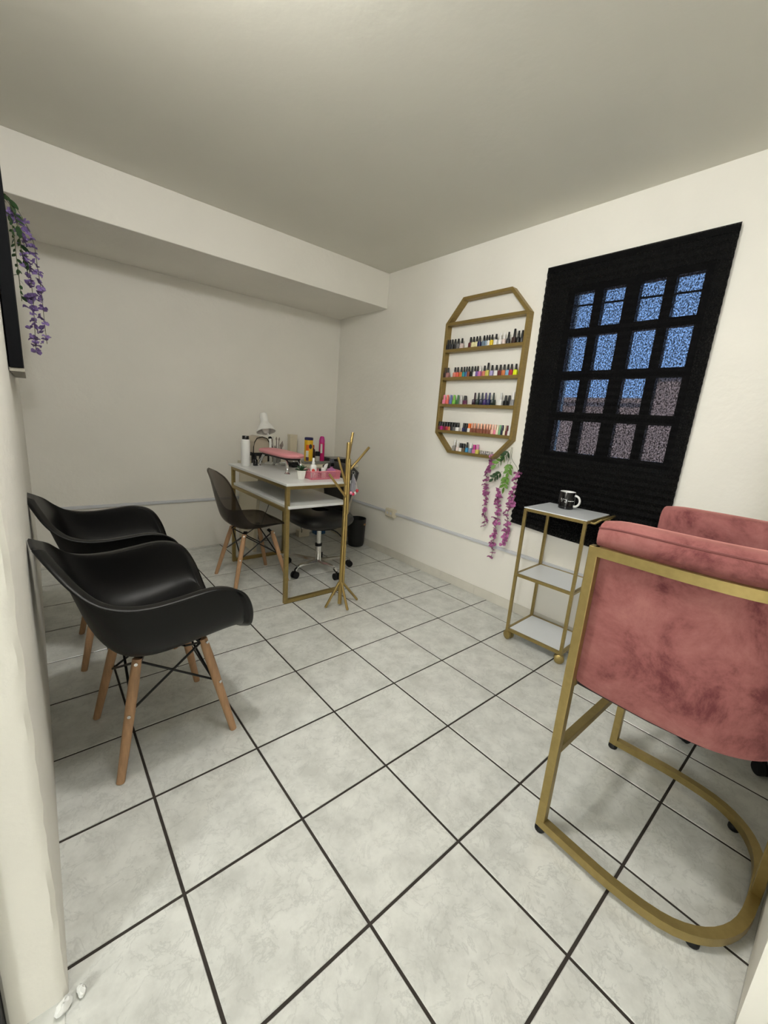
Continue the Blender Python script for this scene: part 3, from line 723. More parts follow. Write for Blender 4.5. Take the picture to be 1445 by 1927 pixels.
ar = thing('nail_arm_rest', 'pink cushioned nail arm rest on curved chrome feet on the desk', 'arm rest', (1.178, 2.235, ZD))
M_PINKL = vary(mat('pink_leatherette', (226, 148, 154), 0.45), 120, 0.05, 2, 0.05, 200)
M_DKP = mat('arm_rest_underside', (36, 30, 32), 0.6)
rows = []
for i in range(15):
    t_ = i / 14; yy = lerp(.262, -.262, t_); wv = .082 * (1 - abs(2 * t_ - 1) ** 5) ** .5 + .012; hh = .017 * (1 - abs(2 * t_ - 1) ** 6) ** .5 + .004
    rows.append([(wv * math.cos(a) * (1 if abs(math.cos(a)) < .8 else .98), yy, .121 + hh * (abs(math.sin(a)) ** .6) * (1 if math.sin(a) > 0 else -1)) for a in [2 * PI * k / 16 for k in range(16)]])
b = MB().grid(rows, True); b.f.append(tuple(range(16))); b.f.append(tuple(range(14 * 16, 15 * 16)))
obj('cushion', b, M_PINKL, ar, smooth=70)
obj('board', MB().prism(rrect(-.060, -.225, .060, .225, .05, 5), .092, .106), M_DKP, ar)
for sx, sy in ((-1, 1), (1, 1), (-1, -1), (1, -1)):
    pts = spline([(sx * .045, sy * .175, .098), (sx * .050, sy * .200, .070), (sx * .058, sy * .222, .035), (sx * .062, sy * .230, .006)], 4)
    lg = obj('leg', MB().tube(pts, .0105, 10), M_CHROME, ar, smooth=60)
    obj('foot_disc', MB().lathe([(.021, 0), (.022, .003), (.016, .008), (.010, .012)], 16, (sx * .062, sy * .230, 0)), M_CHROME, lg, smooth=40)

t = thing('succulent', 'small green succulent in a white faceted pot at the desk corner', 'plant', (1.112, 1.800, ZD))
obj('pot', MB().lathe([(.022, 0), (.032, .050), (.033, .056), (.029, .056), (.026, .050)], 6), mat('white_ceramic', (236, 235, 228), 0.3), t)
obj('soil', MB().lathe([(.025, .046), (.027, .050)], 10), mat('soil', (50, 40, 32), 0.9), t)
M_SUC = vary(mat('succulent_leaf', (44, 88, 50), 0.45), 80, 0.3)
def suc_leaf():
    rows = []
    for i in range(5):
        f = i / 4; wv = .0065 * math.sin(PI * (f * .85 + .12)); rows.append([(f * .042, wv, .0), (f * .042, wv * .3, .002), (f * .042, -wv * .3, .002), (f * .042, -wv, 0), (f * .042, 0, -.003)])
    return MB().grid(rows, True).mesh('leaf', M_SUC, 60)
SL = suc_leaf()
for ring, (n_, el, s_) in enumerate(((9, .25, 1.0), (7, .75, .95), (4, 1.2, .8))):
    for k in range(n_):
        o = link('leaf', SL, t); o.location = (0, 0, .052 + ring * .004); o.rotation_euler = (0, -el, 2 * PI * k / n_ + ring * .4); o.scale = (s_, s_, s_)

# pink lattice basket
bk = thing('basket', 'pink woven plastic basket of nail supplies on the near end of the desk', 'basket', (1.265, 1.800, ZD))
M_PINKP = mat('pink_plastic', (214, 128, 142), 0.4)
bx, by, bh = .118, .058, .052
obj('bottom', MB().box((-bx + .008, -by + .006, 0), (bx - .008, by - .006, .004)), M_PINKP, bk)
ring = rrect(-bx, -by, bx, by, .016, 4)
obj('rim', MB().tube([(p[0], p[1], bh) for p in ring], .0042, 8, True), M_PINKP, bk, smooth=60)
ringb = rrect(-bx + .008, -by + .006, bx - .008, by - .006, .014, 4)
obj('base_band', MB().tube([(p[0], p[1], .004) for p in ringb], .0040, 8, True), M_PINKP, bk, smooth=60)
lat = MB()
def walls(f):      # param around the basket on long and short sides
    for (x0, y0, x1, y1) in ((-bx, -by, bx, -by), (bx, -by, bx, by), (bx, by, -bx, by), (-bx, by, -bx, -by)):
        L_ = math.hypot(x1 - x0, y1 - y0); n_ = int(L_ / .0125)
        for k in range(-4, n_ + 1):
            for sgn in (1, -1):
                s0, s1 = (k * .0125, k * .0125 + .05) if sgn > 0 else (k * .0125 + .05, k * .0125)
                def at(s, h):
                    u = max(.004, min(L_ - .004, s)) / L_; sc = .93 + .07 * h / bh
                    return Vector((lerp(x0, x1, u) * sc, lerp(y0, y1, u) * sc, h))
                def cl(s): return max(0.0, min(L_, s))
                if cl(s0) == cl(s1): continue
                h0 = bh * abs(cl(s0) - s0) / .05; h1 = bh * (1 - abs(cl(s1) - s1) / .05)
                lat.sq(at(cl(s0), h0), at(cl(s1), h1), .0040, .0022)
walls(0)
lo = obj('lattice', lat, M_PINKP, bk); lo['kind'] = 'stuff'

t = thing('spray_bottle', 'white spray bottle with a round red mark standing in the pink basket', 'bottle', (1.205, 1.812, ZD + .0045))
obj('body', MB().lathe([(.021, 0), (.0225, .003), (.0225, .072), (.019, .082), (.010, .088)], 18), M_BONE, t, smooth=40)
obj('sprayer', MB().lathe([(.0105, .088), (.0105, .104), (.0075, .106), (.0075, .128), (.006, .130)], 14), M_BONE, t, smooth=40)
obj('red_mark', MB().lathe([(.0105, 0), (.0105, .0012)], 18, (0, 0, 0), Matrix.Translation((-.0110, -.0200, .050)) @ Matrix.Rotation(-.5, 4, 'Z') @ Matrix.Rotation(PI / 2, 4, 'X')), mat('red_logo', (206, 72, 66), 0.5), t)
t = thing('polish_bottle', 'tiny black bottle next to the white spray bottle in the pink basket', 'bottle', (1.239, 1.782, ZD + .0045))
obj('body', MB().prism(rrect(-.009, -.009, .009, .009, .003, 3), 0, .035), M_BLKG, t); obj('cap', MB().lathe([(.007, .035), (.006, .062)], 10), M_BLK, t, smooth=40)
t = thing('cream_jar', 'small white lidded jar in the middle of the pink basket', 'jar', (1.264, 1.782, ZD + .0045))
obj('jar', MB().lathe([(.013, 0), (.0135, .040)], 14), M_BONE, t, smooth=40); obj('lid', MB().lathe([(.0145, .040), (.0145, .066), (.013, .068)], 14), M_BONE, t, smooth=40)
t = obj('tissue', MB().grid([[(-.018, -.004, 0), (-.006, .004, 0), (.010, -.003, 0), (.020, .004, 0)], [(-.014, -.004, .045), (0, .005, .050), (.012, -.004, .048), (.024, .004, .046)], [(-.004, -.006, .074), (.012, .006, .084), (.024, -.004, .092), (.036, .004, .088)]]), M_BONE, None, smooth=80, solid=.001)
t.location = (1.292, 1.820, ZD + .0050); tag(t, 'crumpled white tissue sticking out of the pink basket', 'tissue')
t = thing('perfume_bottle', 'squat purple glass bottle with tall black cap in the pink basket', 'bottle', (1.338, 1.798, ZD + .0045))
obj('body', MB().lathe([(.026, 0), (.032, .010), (.033, .040), (.026, .056), (.010, .064), (.009, .074)], 18), mat('purple_glass', (166, 104, 150), 0.12), t, smooth=40)
obj('cap', MB().box((-.013, -.013, .074), (.013, .013, .098)), M_BLKG, t, bevel=.002)
obj('neck_ring', MB().box((-.011, -.011, .098), (.011, .011, .128)), mat('grey_cap', (70, 70, 74), 0.25), t, bevel=.002)

lp = thing('desk_lamp', 'white adjustable desk lamp with a bell shade at the far end of the desk', 'lamp', (1.236, 2.535, ZD))
M_LW = mat('lamp_white', (232, 232, 228), 0.3)
obj('base', MB().lathe([(.040, 0), (.042, .004), (.040, .012), (.016, .018)], 28), M_LW, lp, smooth=40)
obj('arm', MB().tube([(0, 0, .015), (.002, .010, .12), (.005, .020, .20)], .0055, 10).tube([(.012, 0, .015), (.014, .010, .12), (.014, .020, .20)], .0035, 8), M_LW, lp, smooth=60)
obj('spring', MB().tube([(.030 + .005 * math.cos(k * .9), .02 + .005 * math.sin(k * .9), .14 + k * .0016) for k in range(50)], .0012, 5), M_CHROME, lp, smooth=60)
obj('joint', MB().lathe([(.012, -.008), (.012, .008)], 14, (0, 0, 0), Matrix.Translation((.010, .028, .205)) @ Matrix.Rotation(PI / 2, 4, 'X')), M_BLK, lp, smooth=40)
Ms = Matrix.Translation((-.018, .040, .252)) @ Vector((0, 0, -1)).rotation_difference(Vector((-.02, -.42, -.91))).to_matrix().to_4x4()
pr = [(.074, 0), (.070, .012), (.056, .040), (.036, .070), (.031, .082), (.030, .140), (.026, .150), (.012, .153)]
b = MB().lathe(pr, 28, M=Ms, cap=False); b.lathe([(r_ - .003 if r_ > .02 else r_, z_ - .001) for r_, z_ in pr], 28, M=Ms, cap=False)
obj('shade', b, M_LW, lp, smooth=60)
obj('bulb', MB().ball((0, 0, .020), .030, (1, 1, 1.15)).lathe([(.014, .045), (.014, .075)], 12).xf(Ms), mat('bulb_glass', (240, 238, 232), 0.15), lp, smooth=60)
obj('shade_link', MB().tube([(.010, .028, .205), (.002, .040, .222), (-.012, .046, .262)], .006, 8), M_LW, lp, smooth=60)
t = obj('dish', MB().lathe([(.020, 0), (.040, .004), (.047, .020), (.045, .020), (.038, .007), (.001, .006)], 24), M_BONE, None, smooth=40)
t.location = (1.335, 2.47, ZD); tag(t, 'shallow white dish on the desk behind the arm rest', 'dish')
t = thing('nail_drill', 'small black electric nail drill box behind the arm rest on the desk', 'nail drill', (1.352, 2.36, ZD))
obj('body', MB().box((-.035, -.045, 0), (.035, .045, .042)), M_BLKG, t, bevel=.006); obj('dial', MB().lathe([(.010, .042), (.009, .050)], 14), M_CHROME, t, smooth=40)

# ---- on the vanity table
uv = thing('uv_steriliser', 'cream rounded steriliser box with a dark seam on black feet on the vanity', 'steriliser', (1.240, 2.80, ZV))
prof = [(-.075, .100), (-.075, .150), (-.066, .190), (-.045, .222), (0, .235), (.045, .222), (.066, .190), (.075, .150), (.075, .100)]
obj('housing', MB().prism(prof, -.10, .10, 'y'), mat('taupe_plastic', (186, 174, 154), 0.4), uv, bevel=.008)
obj('front_seam', MB().tube([(x_ * .96, -.1015, z_ - .002) for x_, z_ in prof], .0035, 6), M_BLK, uv, smooth=60)
obj('base', MB().box((-.085, -.105, .075), (.085, .105, .100)), M_BLK, uv, bevel=.004)
for sx in (-1, 1):
    for sy in (-1, 1): obj('foot', MB().box((sx * .070 - .010, sy * .085 - .010, 0), (sx * .070 + .010, sy * .085 + .010, .075)), M_BLK, uv)
bc = thing('brush_cup', 'clear cup of grey nail brushes beside the steriliser on the vanity', 'cup', (1.385, 2.73, ZV))
obj('cup', MB().lathe([(.034, 0), (.040, .10), (.038, .10), (.032, .004)], 18), M_CLEAR, bc, smooth=40)
for k in range(9):
    a = k * .7; e_ = Vector((.045 * math.cos(a), .045 * math.sin(a), .17 + .04 * math.sin(k * 2.3)))
    br = obj('brush', MB().tube([(.012 * math.cos(a), .012 * math.sin(a), .006), e_], .0032, 6), mat('brush_handle', (120, 108, 104), 0.4), bc, smooth=60)
    d = e_.normalized(); obj('bristles', MB().tube([e_, e_ + d * .012, e_ + d * .030], .007, 7, scale=[.6, 1.1, .25]), mat('brush_tip', (150, 138, 130), 0.8), br, smooth=60)
t = thing('storage_box', 'plain white upright box against the back wall on the vanity', 'box', (1.665, 2.985, ZV))
obj('box', MB().box((-.035, -.03, 0), (.035, .03, .235)), M_CREAM, t, bevel=.003); obj('lid', MB().box((-.037, -.032, .225), (.037, .032, .245)), M_CREAM, t, bevel=.003)
tr = thing('organiser_tray', 'low clear grey organiser tray under the bottles on the vanity', 'tray', (1.815, 2.80, ZV))
obj('tray_floor', MB().box((-.16, -.075, 0), (.13, .075, .018)), M_CLEAR, tr, bevel=.002)
obj('front_edge', MB().box((-.16, -.079, 0), (.13, -.0755, .026)), M_CLEAR, tr)
ZT = ZV + .0190
t = thing('wipes_canister', 'yellow and orange canister with navy lid on the vanity', 'canister', (1.735, 2.80, ZT))
obj('body', MB().lathe([(.037, 0), (.039, .004), (.039, .185), (.037, .192)], 24), mat('canister_yellow', (238, 190, 34), 0.4), t, smooth=40)
obj('lid', MB().lathe([(.0385, .192), (.0395, .196), (.0395, .212), (.034, .216)], 24), mat('navy_lid', (36, 38, 88), 0.4), t, smooth=40)
def patch(a0, a1, z0, z1, r, n=8):
    return MB().grid([[(r * math.cos(lerp(a0, a1, k / n)), r * math.sin(lerp(a0, a1, k / n)), z) for k in range(n + 1)] for z in (z0, z1)])
obj('orange_label', patch(-2.75, -2.0, .098, .150, .0395), mat('label_orange', (240, 112, 28), 0.4), t)
obj('white_label', patch(-2.75, -2.1, .040, .096, .0396), mat('label_white', (225, 222, 214), 0.4), t)
obj('purple_label', patch(-2.75, -2.0, .004, .038, .0396), mat('label_purple', (84, 60, 96), 0.4), t)
obj('logo_oval', MB().lathe([(.016, 0), (.016, .001)], 20, (0, 0, 0), Matrix.Translation((-.004, -.0392, .135)) @ Matrix.Rotation(PI / 2, 4, 'X') @ Matrix.Scale(1.35, 4, (0, 1, 0))), mat('logo_dark', (60, 56, 60), 0.4), t)
t = thing('spray_can', 'magenta pink aerosol can with white label panel on the vanity', 'spray can', (1.872, 2.795, ZT))
obj('body', MB().lathe([(.026, 0), (.027, .003), (.027, .165), (.025, .172)], 20), mat('can_magenta', (196, 30, 108), 0.3), t, smooth=40)
obj('cap', MB().lathe([(.0265, .172), (.0265, .190), (.020, .222), (.012, .230)], 20), mat('cap_magenta', (206, 46, 112), 0.35), t, smooth=40)
obj('label_panel', patch(-2.6, -1.9, .075, .160, .0275), mat('label_white', (225, 222, 214)), t)
t = thing('pump_bottle', 'dark bottle with a red cap behind the yellow canister', 'bottle', (1.800, 2.835, ZT))
obj('body', MB().lathe([(.020, 0), (.022, .003), (.022, .100), (.010, .115)], 16), mat('brown_bottle', (60, 40, 34), 0.25), t, smooth=40); obj('cap', MB().lathe([(.014, .115), (.014, .142), (.012, .145)], 14), mat('cap_red_brown', (190, 74, 52), 0.4), t, smooth=40)
t = thing('cream_jar', 'clear jar with black lid between the canister and pink spray can', 'jar', (1.812, 2.765, ZT))
obj('jar', MB().lathe([(.020, 0), (.022, .003), (.022, .050)], 16), mat('jar_grey', (186, 184, 180), 0.2), t, smooth=40); obj('lid', MB().lathe([(.023, .050), (.023, .088), (.020, .091)], 16), M_BLK, t, smooth=40)
t = thing('document_box', 'flat black box with grey top at the right end of the vanity', 'box', (2.045, 2.80, ZV))
obj('box', MB().box((-.095, -.09, 0), (.095, .09, .045)), M_BLKG, t, bevel=.004); obj('top', MB().box((-.093, -.088, .045), (.093, .088, .050)), mat('grey_top', (108, 106, 102), 0.35), t, bevel=.002)

# ---- under the desk
t = thing('gift_box', 'blue cardboard box on the floor under the vanity', 'box', (1.985, 2.97, 0))
obj('box', MB().box((-.055, -.04, 0), (.055, .04, .105)), mat('blue_card', (40, 88, 134), 0.5), t, bevel=.002); obj('label_stripe', MB().box((-.026, -.0412, .004), (-.018, -.040, .100)), mat('pale_stripe', (170, 190, 204), 0.5), t)
t = thing('power_strip', 'white adapter box with black cable on the floor under the vanity', 'adapter', (1.790, 2.96, 0))
obj('box', MB().box((-.06, -.035, 0), (.06, .035, .07)), M_CREAM, t, bevel=.004); obj('cable', MB().tube(spline([(-.03, -.036, .05), (-.05, -.06, .10), (-.10, -.04, .22), (-.14, .02, .42)], 6), .003, 6), M_BLK, t, smooth=60)
cb = obj('lamp_cable', MB().tube(spline([(1.30, 2.615, .795), (1.300, 2.618, .70), (1.298, 2.630, .55), (1.285, 2.66, .42), (1.28, 2.75, .28), (1.30, 2.90, .06), (1.42, 2.96, .004)], 6), .003, 6), M_BLK, None, smooth=60)
tag(cb, 'thin black power cable hanging behind the desk', 'cable')

# ================================================================== OFFICE CHAIR
def star_base(root, r, n, a0, hub, zhub):
    obj('column', MB().lathe([(.026, .06), (.026, .075), (.024, .078), (.024, .20), (.018, .205), (.018, hub)], 18), M_CHROME, root, smooth=40)
    obj('column_collar', MB().lathe([(.0275, .195), (.0275, .215)], 18), M_BLK, root, smooth=40)
    for k in range(n):
        a = a0 + 2 * PI * k / n; d = Vector((math.cos(a), math.sin(a), 0))
        pts = spline([d * .015 + Vector((0, 0, zhub)), d * (r * .45) + Vector((0, 0, zhub + .006)), d * (r * .8) + Vector((0, 0, .085)), d * r + Vector((0, 0, .062))], 4)
        ar_ = obj('base_arm', MB().sweep(pts, [(-.016, -.008), (.016, -.008), (.012, .010), (-.012, .010)], scale=[1.1 - .5 * i / (len(pts) - 1) for i in range(len(pts))]), M_CHROME, root, smooth=50)
        cs = MB(); sd = Vector((-d.y, d.x, 0))
        for s_ in (-1, 1):
            c = d * r + sd * s_ * .013 + Vector((0, 0, .026))
            cs.tube([c - sd * .008, c + sd * .008], .026, 16)
        cs.tube([d * r + Vector((0, 0, .03)), d * r + Vector((0, 0, .066))], .007, 8)
        obj('castor', cs, M_BLK, root, smooth=40)
oc = thing('office_chair', 'black upholstered swivel chair on chrome star base pulled up to the desk', 'chair', (1.455, 2.110, 0), 0)
star_base(oc, .262, 5, math.radians(199), .36, .075)
# padded seat
def cushion(mb, w_, d_, h_, c, e=4.0, nx=14):
    rows = []
    for i in range(9):
        f = i / 8; a = -PI / 2 + PI * f; s_ = max(.02, math.cos(a)) ** .35
        rows.append([(c[0] + w_ * s_ * math.copysign(abs(math.cos(t)) ** (2 / e), math.cos(t)), c[1] + d_ * s_ * math.copysign(abs(math.sin(t)) ** (2 / e), math.sin(t)), c[2] + h_ * math.sin(a)) for t in [2 * PI * k / 28 for k in range(28)]])
    mb.grid(rows, True); return mb
obj('seat', cushion(MB(), .235, .235, .060, (0, 0, .430), 3.2), M_LEATH, oc, smooth=70)
obj('seat_pan', MB().lathe([(.13, .352), (.16, .362), (.17, .375)], 20), M_BLK, oc, smooth=40)
obj('mechanism', MB().box((-.07, -.05, .335), (.07, .05, .357)), M_BLK, oc, bevel=.006)
obj('lever', MB().tube(spline([(.03, -.05, .345), (.08, -.11, .33), (.12, -.15, .285)], 4), .005, 8).tube([(.12, -.15, .285), (.135, -.162, .262), (.150, -.175, .235)], .011, 8, scale=[.8, 1.2, .8]), M_BLK, oc, smooth=60)
bk_ = MB(); rows = []
for i in range(13):
    f = i / 12; a = 2 * PI * f
for i in range(11):
    f = i / 10; z_ = lerp(.40, .845, f); wv = lerp(.105, .245, min(1, f * 1.08)) * (1 - max(0, (f - .86) / .14) ** 2.5 * .45)
    tk = .030 * (1 - abs(2 * f - 1) ** 6) ** .5 + .004; xx = .150 + .050 * f
    rows.append([(xx + tk * math.copysign(abs(math.sin(t)) ** .5, math.sin(t)) + .10 * (wv * math.cos(t)) ** 2 * -3.0, wv * math.copysign(abs(math.cos(t)) ** .6, math.cos(t)) + .018, z_) for t in [2 * PI * k / 24 for k in range(24)]])
bk_.grid(rows, True); bk_.f.append(tuple(range(24))); bk_.f.append(tuple(range(10 * 24, 11 * 24)))
obj('backrest', bk_, M_LEATH, oc, smooth=70)
obj('back_bracket', MB().sweep(spline([(.05, .03, .352), (.14, .03, .350), (.185, .035, .375), (.200, .035, .46), (.212, .035, .60)], 4), [(-.028, -.005), (.028, -.005), (.028, .005), (-.028, .005)]), M_BLK, oc)

# low rolling stool behind the pink armchair (its castors show)
rs = thing('rolling_stool', 'low black rolling stool hidden behind the pink armchair, only its castors showing', 'stool', (1.945, -.385, 0), 0)
star_base(rs, .205, 5, math.radians(180 - 36 + 10), .36, .070)
obj('seat', MB().lathe([(.05, .36), (.165, .365), (.175, .385), (.175, .415), (.160, .435), (.05, .442), (.001, .443)], 32), M_LEATH, rs, smooth=50)

# ================================================================== COAT RACK
cr = thing('coat_rack', 'small gold branch coat rack standing in front of the desk', 'coat rack', (1.245, 1.475, 0))
M_RG = mat('gold_metal', (176, 152, 96), 0.30, 0.85)
def rod(name, a, b_, r):
    a, b_ = Vector(a), Vector(b_); d = (b_ - a).normalized()
    return obj(name, MB().tube([a, a + d * r * .15, b_ - d * r * .5, b_ - d * r * .12, b_], r, 14, scale=[.85, 1, 1, .85, .45]), M_RG, cr, smooth=40)
rod('pole', (-.010, -.003, .016), (-.003, 0, 1.056), .0128)
rod('branch', (.000, -.017, .165), (-.004, -.018, .625), .0078)
rod('branch', (.004, .014, .925), (.034, .016, 1.115), .0085)
rod('branch', (-.002, -.020, .62), (-.006, -.020, .960), .0098)
rod('branch', (.012, -.010, .895), (.142, -.015, 1.030), .0078)
rod('branch', (-.012, -.004, .800), (-.072, .004, .966), .0074)
rod('branch', (-.012, -.010, .725), (-.144, -.018, .872), .0074)
for (fx, fy) in ((-.108, .012), (-.008, -.092), (.137, .002), (.045, .150)):
    d = Vector((fx, fy, 0)).normalized()
    rod('foot', (d.x * .010 - .008, d.y * .010, .165), (fx, fy, .006), .0082)
kc = thing('tassel_charm', 'grey tassel key charm with pink beads hanging from the coat rack', 'charm', (1.268, 1.448, .876))
obj('ring', MB().tube([(.010 * math.cos(k * PI / 8), 0, .010 * math.sin(k * PI / 8)) for k in range(16)], .0014, 6, True), M_CHROME, kc, smooth=60)
tb = MB()
for k in range(22):
    a = k * 2.4; rr = .014 * math.sqrt((k + 1) / 22); tb.tube([(rr * .3 * math.cos(a), rr * .3 * math.sin(a), -.012), (rr * math.cos(a), rr * math.sin(a), -.06), (rr * 1.25 * math.cos(a), rr * 1.25 * math.sin(a), -.112 - .008 * math.sin(k))], .0022, 5)
to_ = obj('tassel', tb, mat('tassel_grey', (150, 148, 156), 0.6), kc, smooth=60)
for k, (dx, dz, c) in enumerate(((-.010, -.124, (232, 150, 176)), (.004, -.130, (196, 30, 72)), (.016, -.126, (240, 226, 228)), (.034, -.112, (190, 60, 70)))):
    obj('bead', MB().ball((dx, -.004, dz), .0095, (1, 1, 1.2), 12, 8), mat(f'bead_{k}', c, 0.25), kc, smooth=60)
obj('cord', MB().tube([(.002, 0, -.010), (.018, -.002, -.05), (.034, -.004, -.104)], .0016, 5), mat('bead_2', (240, 226, 228)), kc, smooth=60)

# ================================================================== BIN
bn = thing('waste_bin', 'small black waste bin with a wooden handle tab in the back corner', 'bin', (2.097, 2.475, 0))
obj('body', MB().lathe([(.060, 0), (.072, .006), (.078, .035), (.086, .262), (.088, .270), (.084, .270), (.080, .250), (.070, .02), (.001, .018)], 30), mat('bin_black', (15, 15, 16), 0.45), bn, smooth=40)
obj('handle_tab', MB().box((-.012, -.006, 0), (.012, .006, .016)).xf(Matrix.Translation((.033, -.082, .215)) @ Matrix.Rotation(.38, 4, 'Z')), M_WOOD, bn, bevel=.002)

# ================================================================== CART
ct = thing('serving_cart', 'gold framed three tier rolling cart with white shelves by the window', 'cart', (1.990, .458, 0), math.radians(2.5))
cw, cd = .152, .168; ql = .008
GZ = [(.070, .062), (.412, .404), (.792, .784)]
for sx in (-1, 1):
    for sy in (-1, 1):
        obj('upright', MB().box((sx * (cw - ql) - ql, sy * (cd - ql) - ql, .052), (sx * (cw - ql) + ql, sy * (cd - ql) + ql, .786)), M_GOLD, ct, bevel=.0015)
        c_ = obj('castor', MB().tube([(-.020, 0, .026), (-.017, 0, .026), (-.003, 0, .026)], .0255, 20, scale=[.8, 1, 1]).tube([(.003, 0, .026), (.017, 0, .026), (.020, 0, .026)], .0255, 20, scale=[1, 1, .8]).box((-.004, -.012, .03), (.004, .014, .050)).xf(Matrix.Translation((sx * (cw - .016), sy * (cd - .016), 0)) @ Matrix.Rotation(.45 - .75 * max(0, sy) + (.9 if sx > 0 else 0), 4, 'Z')), M_GOLD, ct, smooth=40)
for zt, zb in GZ:
    for sx in (-1, 1): obj('rail', MB().box((sx * (cw - ql) - ql, -cd + 2 * ql, zt - .018), (sx * (cw - ql) + ql, cd - 2 * ql, zt - .002)), M_GOLD, ct, bevel=.0015)
    for sy in (-1, 1): obj('rail', MB().box((-cw + 2 * ql, sy * (cd - ql) - ql, zt - .018), (cw - 2 * ql, sy * (cd - ql) + ql, zt - .002)), M_GOLD, ct, bevel=.0015)
    top = zt > .7
    e_ = 0.0 if top else .0165
    obj('shelf_panel', MB().box((-cw + e_, -cd + e_, zt - .002 if top else zt - .010), (cw - e_, cd - e_, zt + .003 if top else zt - .0025)), mat('cool_white_panel', (222, 226, 230), 0.28), ct, bevel=.001)
hd = MB().tube([(-.100, -cd + .004, .778), (-.100, -cd - .020, .778), (-.095, -cd - .042, .800), (.095, -cd - .042, .800), (.100, -cd - .020, .778), (.100, -cd + .004, .778)], .006, 10)
obj('handle', hd, M_GOLD, ct, smooth=60)
ZK = .7957
mg = thing('mug', 'black mug with white inside, white handle and faint white lettering on the cart', 'mug', (2.045, .492, ZK), 0)
obj('body', MB().lathe([(.036, 0), (.040, .003), (.041, .094), (.0405, .0945)], 32, cap=False), mat('mug_black', (10, 10, 11), 0.15), mg, smooth=50)
obj('lining', MB().lathe([(.0405, .0945), (.0390, .0955), (.0375, .094), (.0365, .008), (.001, .006)], 32, cap=False).lathe([(.001, 0.0005), (.036, 0.0005)], 32, cap=False), M_BONE, mg, smooth=50)
hp = [Vector((0, -.038 - .030 * math.sin(PI * k / 12) ** .8, .048 + .030 * math.cos(PI * k / 12))) for k in range(13)]
obj('handle', MB().tube(hp, .0058, 10, up=(1, 0, 0)), M_BONE, mg, smooth=60).rotation_euler = (0, 0, math.radians(8))
aC = math.atan2(-1.03, -2.24)        # towards the camera
M_PRT = mat('white_print', (225, 225, 222), 0.4)
obj('printed_line', patch(aC + .15, aC + 1.10, .046, .049, .0408), M_PRT, mg)
obj('edge_line', patch(aC - 1.42, aC - 1.36, .030, .092, .0412, 2), M_PRT, mg)
obj('edge_line', patch(aC + 1.26, aC + 1.36, .004, .092, .0412, 2), M_PRT, mg)
def letter(ch, a, z_, s_):
    cu = bpy.data.curves.new('lettering', 'FONT'); cu.body = ch; cu.size = s_; cu.extrude = .0003; cu.align_x = 'CENTER'
    o = bpy.data.objects.new('tmp', cu); COL.objects.link(o)
    dg = bpy.context.evaluated_depsgraph_get(); me = bpy.data.meshes.new_from_object(o.evaluated_get(dg))
    bpy.data.objects.remove(o); me.name = 'lettering'; me.materials.clear(); me.materials.append(M_PRT)
    l = link('lettering', me, mg)
    l.location = (.0411 * math.cos(a), .0411 * math.sin(a), z_); l.rotation_euler = (PI / 2, 0, a + PI / 2)
for ch, a, z_, s_ in (('h', -.72, .050, .016), ('y', -.45, .052, .015), ('e', -.22, .052, .013), ('i', -.62, .040, .014), ('s', -.08, .048, .016), ('w', -.14, .038, .013)):
    letter(ch, aC + a, z_, s_)

# ================================================================== PINK BAR ARMCHAIR
pc = thing('bar_armchair', 'pink velvet barrel armchair on a gold U shaped tube frame', 'armchair', (1.185, -.13, 0))
def uplan(hw, y0, yr, bulge, n=9):
    """U outline, open to +y: returns points from near front to far front (x negative first)"""
    ys = y0 + (yr - y0) * .45
    pts = [(-hw, y0), (-hw - bulge * .6, lerp(y0, ys, .5)), (-hw - bulge, ys)]
    for k in range(1, n):
        a = PI * k / n; c, s_ = math.cos(a), math.sin(a)
        pts.append((-(hw + bulge) * math.copysign(abs(c) ** .72, c), ys + (yr - ys) * abs(s_) ** .78))
    return pts + [(hw + bulge, ys), (hw + bulge * .6, lerp(y0, ys, .5)), (hw, y0)]
sq_ = lambda a, b_: [(-a, -b_), (a, -b_), (a, b_), (-a, b_)]
base = spline([(x, y_, .032) for x, y_ in uplan(.280, 0, -.464, .012)], 3)
obj('floor_loop', MB().sweep(base, sq_(.0125, .0125)), M_GOLD, pc, smooth=40)
rail = spline([(x, y_, .912) for x, y_ in uplan(.280, 0, -.464, .004)], 3)
obj('back_rail', MB().sweep(rail, sq_(.0125, .0125)), M_GOLD, pc, smooth=40)
for s_ in (-1, 1):
    up = obj('upright', MB().box((s_ * .280 - .0125, -.0125, .0195), (s_ * .280 + .0125, .0125, .9245)), M_GOLD, pc, bevel=.002)
    obj('glide', MB().lathe([(.014, 0), (.016, .003), (.016, .012), (.010, .0195)], 14, (s_ * .280, 0, 0)), M_BLK, pc, smooth=40)
    gx = abs(min(base[:len(base) // 2], key=lambda p: abs(p[1] + .385))[0])
    obj('glide', MB().lathe([(.014, 0), (.016, .003), (.016, .012), (.010, .0195)], 14, (s_ * gx, -.385, 0)), M_BLK, pc, smooth=40)
obj('rear_post', MB().box((-.0125, -.478, .0195), (.0125, -.454, .9245)), M_GOLD, pc, bevel=.002)
obj('footrest', MB().box((-.2675, -.0125, .285), (.2675, .0125, .310)), M_GOLD, pc, bevel=.002)
obj('seat_rail', MB().box((-.2675, -.0125, .508), (.2675, .0125, .530)), M_GOLD, pc, bevel=.002)
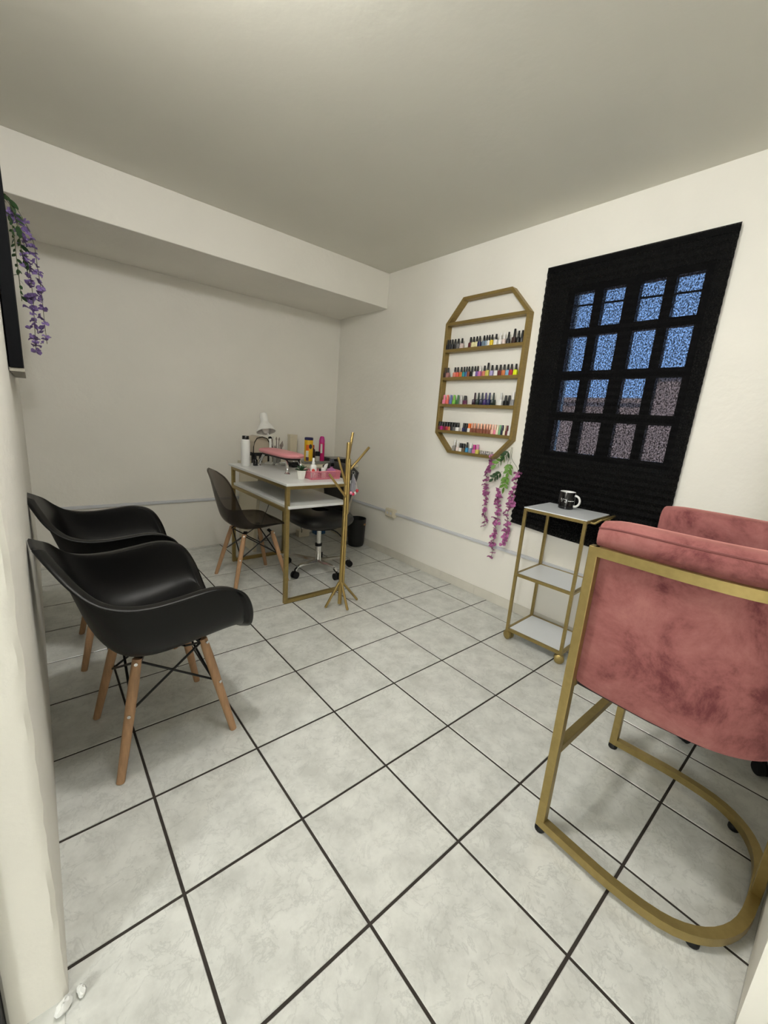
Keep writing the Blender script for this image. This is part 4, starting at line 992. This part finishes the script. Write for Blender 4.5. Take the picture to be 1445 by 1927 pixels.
# upholstered U: section (outwards, up), outer face tucked inside the frame, padded roll above the rail
def upholstery():
    n = 6; sec = []
    # outer offset (0 = inner face of frame), height
    prof = [(-.004, .520), (.000, .530), (-.001, .70), (-.002, .890), (.002, .915), (.012, .932), (.024, .938), (.0265, .950), (.0265, .968), (.022, .980)]
    topi = [(.010, .990), (-.015, .996), (-.045, .994), (-.066, .984), (-.076, .968), (-.078, .940), (-.076, .80), (-.074, .60), (-.074, .520)]
    sec = prof + topi
    plan = spline([(x, y_) for x, y_ in uplan(.266, 0, -.448, .004)], 4)
    rows = []
    m_ = len(plan)
    for i in range(m_):
        a = Vector(plan[max(0, i - 1)]); b__ = Vector(plan[min(m_ - 1, i + 1)]); d = (b__ - a).normalized(); nrm = Vector((d.y, -d.x))
        if nrm.dot(Vector(plan[i]) - Vector((0, -.15))) < 0: nrm = -nrm
        p = Vector(plan[i]); ef = min(i, m_ - 1 - i)
        k = (0.80, 0.93, 0.985)[ef] if ef < 3 else 1.0
        row = []
        for o_, z_ in sec:
            oo = -.025 + (o_ + .025) * k; zz = .745 + (z_ - .745) * (1 - (1 - k) * .16)
            q_ = p + nrm * oo; row.append((q_.x, q_.y, zz))
        rows.append(row)
    b_ = MB().grid(rows, True)
    L_ = len(sec); b_.f.append(tuple(range(L_))); b_.f.append(tuple(range((m_ - 1) * L_, m_ * L_)))
    # push the ends forward a little (rounded arm fronts)
    return b_, plan, rows
ub, plan, urows = upholstery()
us = obj('upholstered_back', ub, M_VELVET, pc, smooth=60)
seam = [r_[9] for r_ in urows]
obj('piping', MB().tube(seam, .0028, 6), mat('piping_pink', (112, 62, 60), 0.9), us, smooth=60)
# seat: padded block between the arms
seat_plan = [(x * .72, y_ * .80 + (.004 if abs(y_) < .01 else 0)) for x, y_ in [(p[0], p[1]) for p in uplan(.266, 0, -.448, .004)]]
obj('seat', MB().prism(seat_plan, .531, .665), M_VELVET, pc, bevel=.02, seg=3)
obj('seat_base', MB().prism([(x * .97, y_ * .97 - .004) for x, y_ in uplan(.262, 0, -.440, .004)], .512, .530), mat('underside_cloth', (40, 34, 34), 0.9), pc)

# ================================================================== SMALL DETAILS
for k, (px, py, sx, lab) in enumerate(((-.243, .262, 1.0, 'larger lump of white plaster fallen at the foot of the left wall corner'), (-.214, .268, .7, 'smaller white plaster crumb beside the larger lump at the wall corner'))):
    b = MB().ball((0, 0, .010), .012, (1.5 * sx, .9 * sx, .8), 10, 6)
    b.v = [(x + R.uniform(-.002, .002), y_ + R.uniform(-.002, .002), max(0.0, z_ + R.uniform(-.002, .002))) for x, y_, z_ in b.v]
    o = obj('plaster_lump', b, M_BONE, None, smooth=30); o.location = (px, py, .0005); o.rotation_euler = (0, 0, .9 + k * .8)
    tag(o, lab, 'plaster')
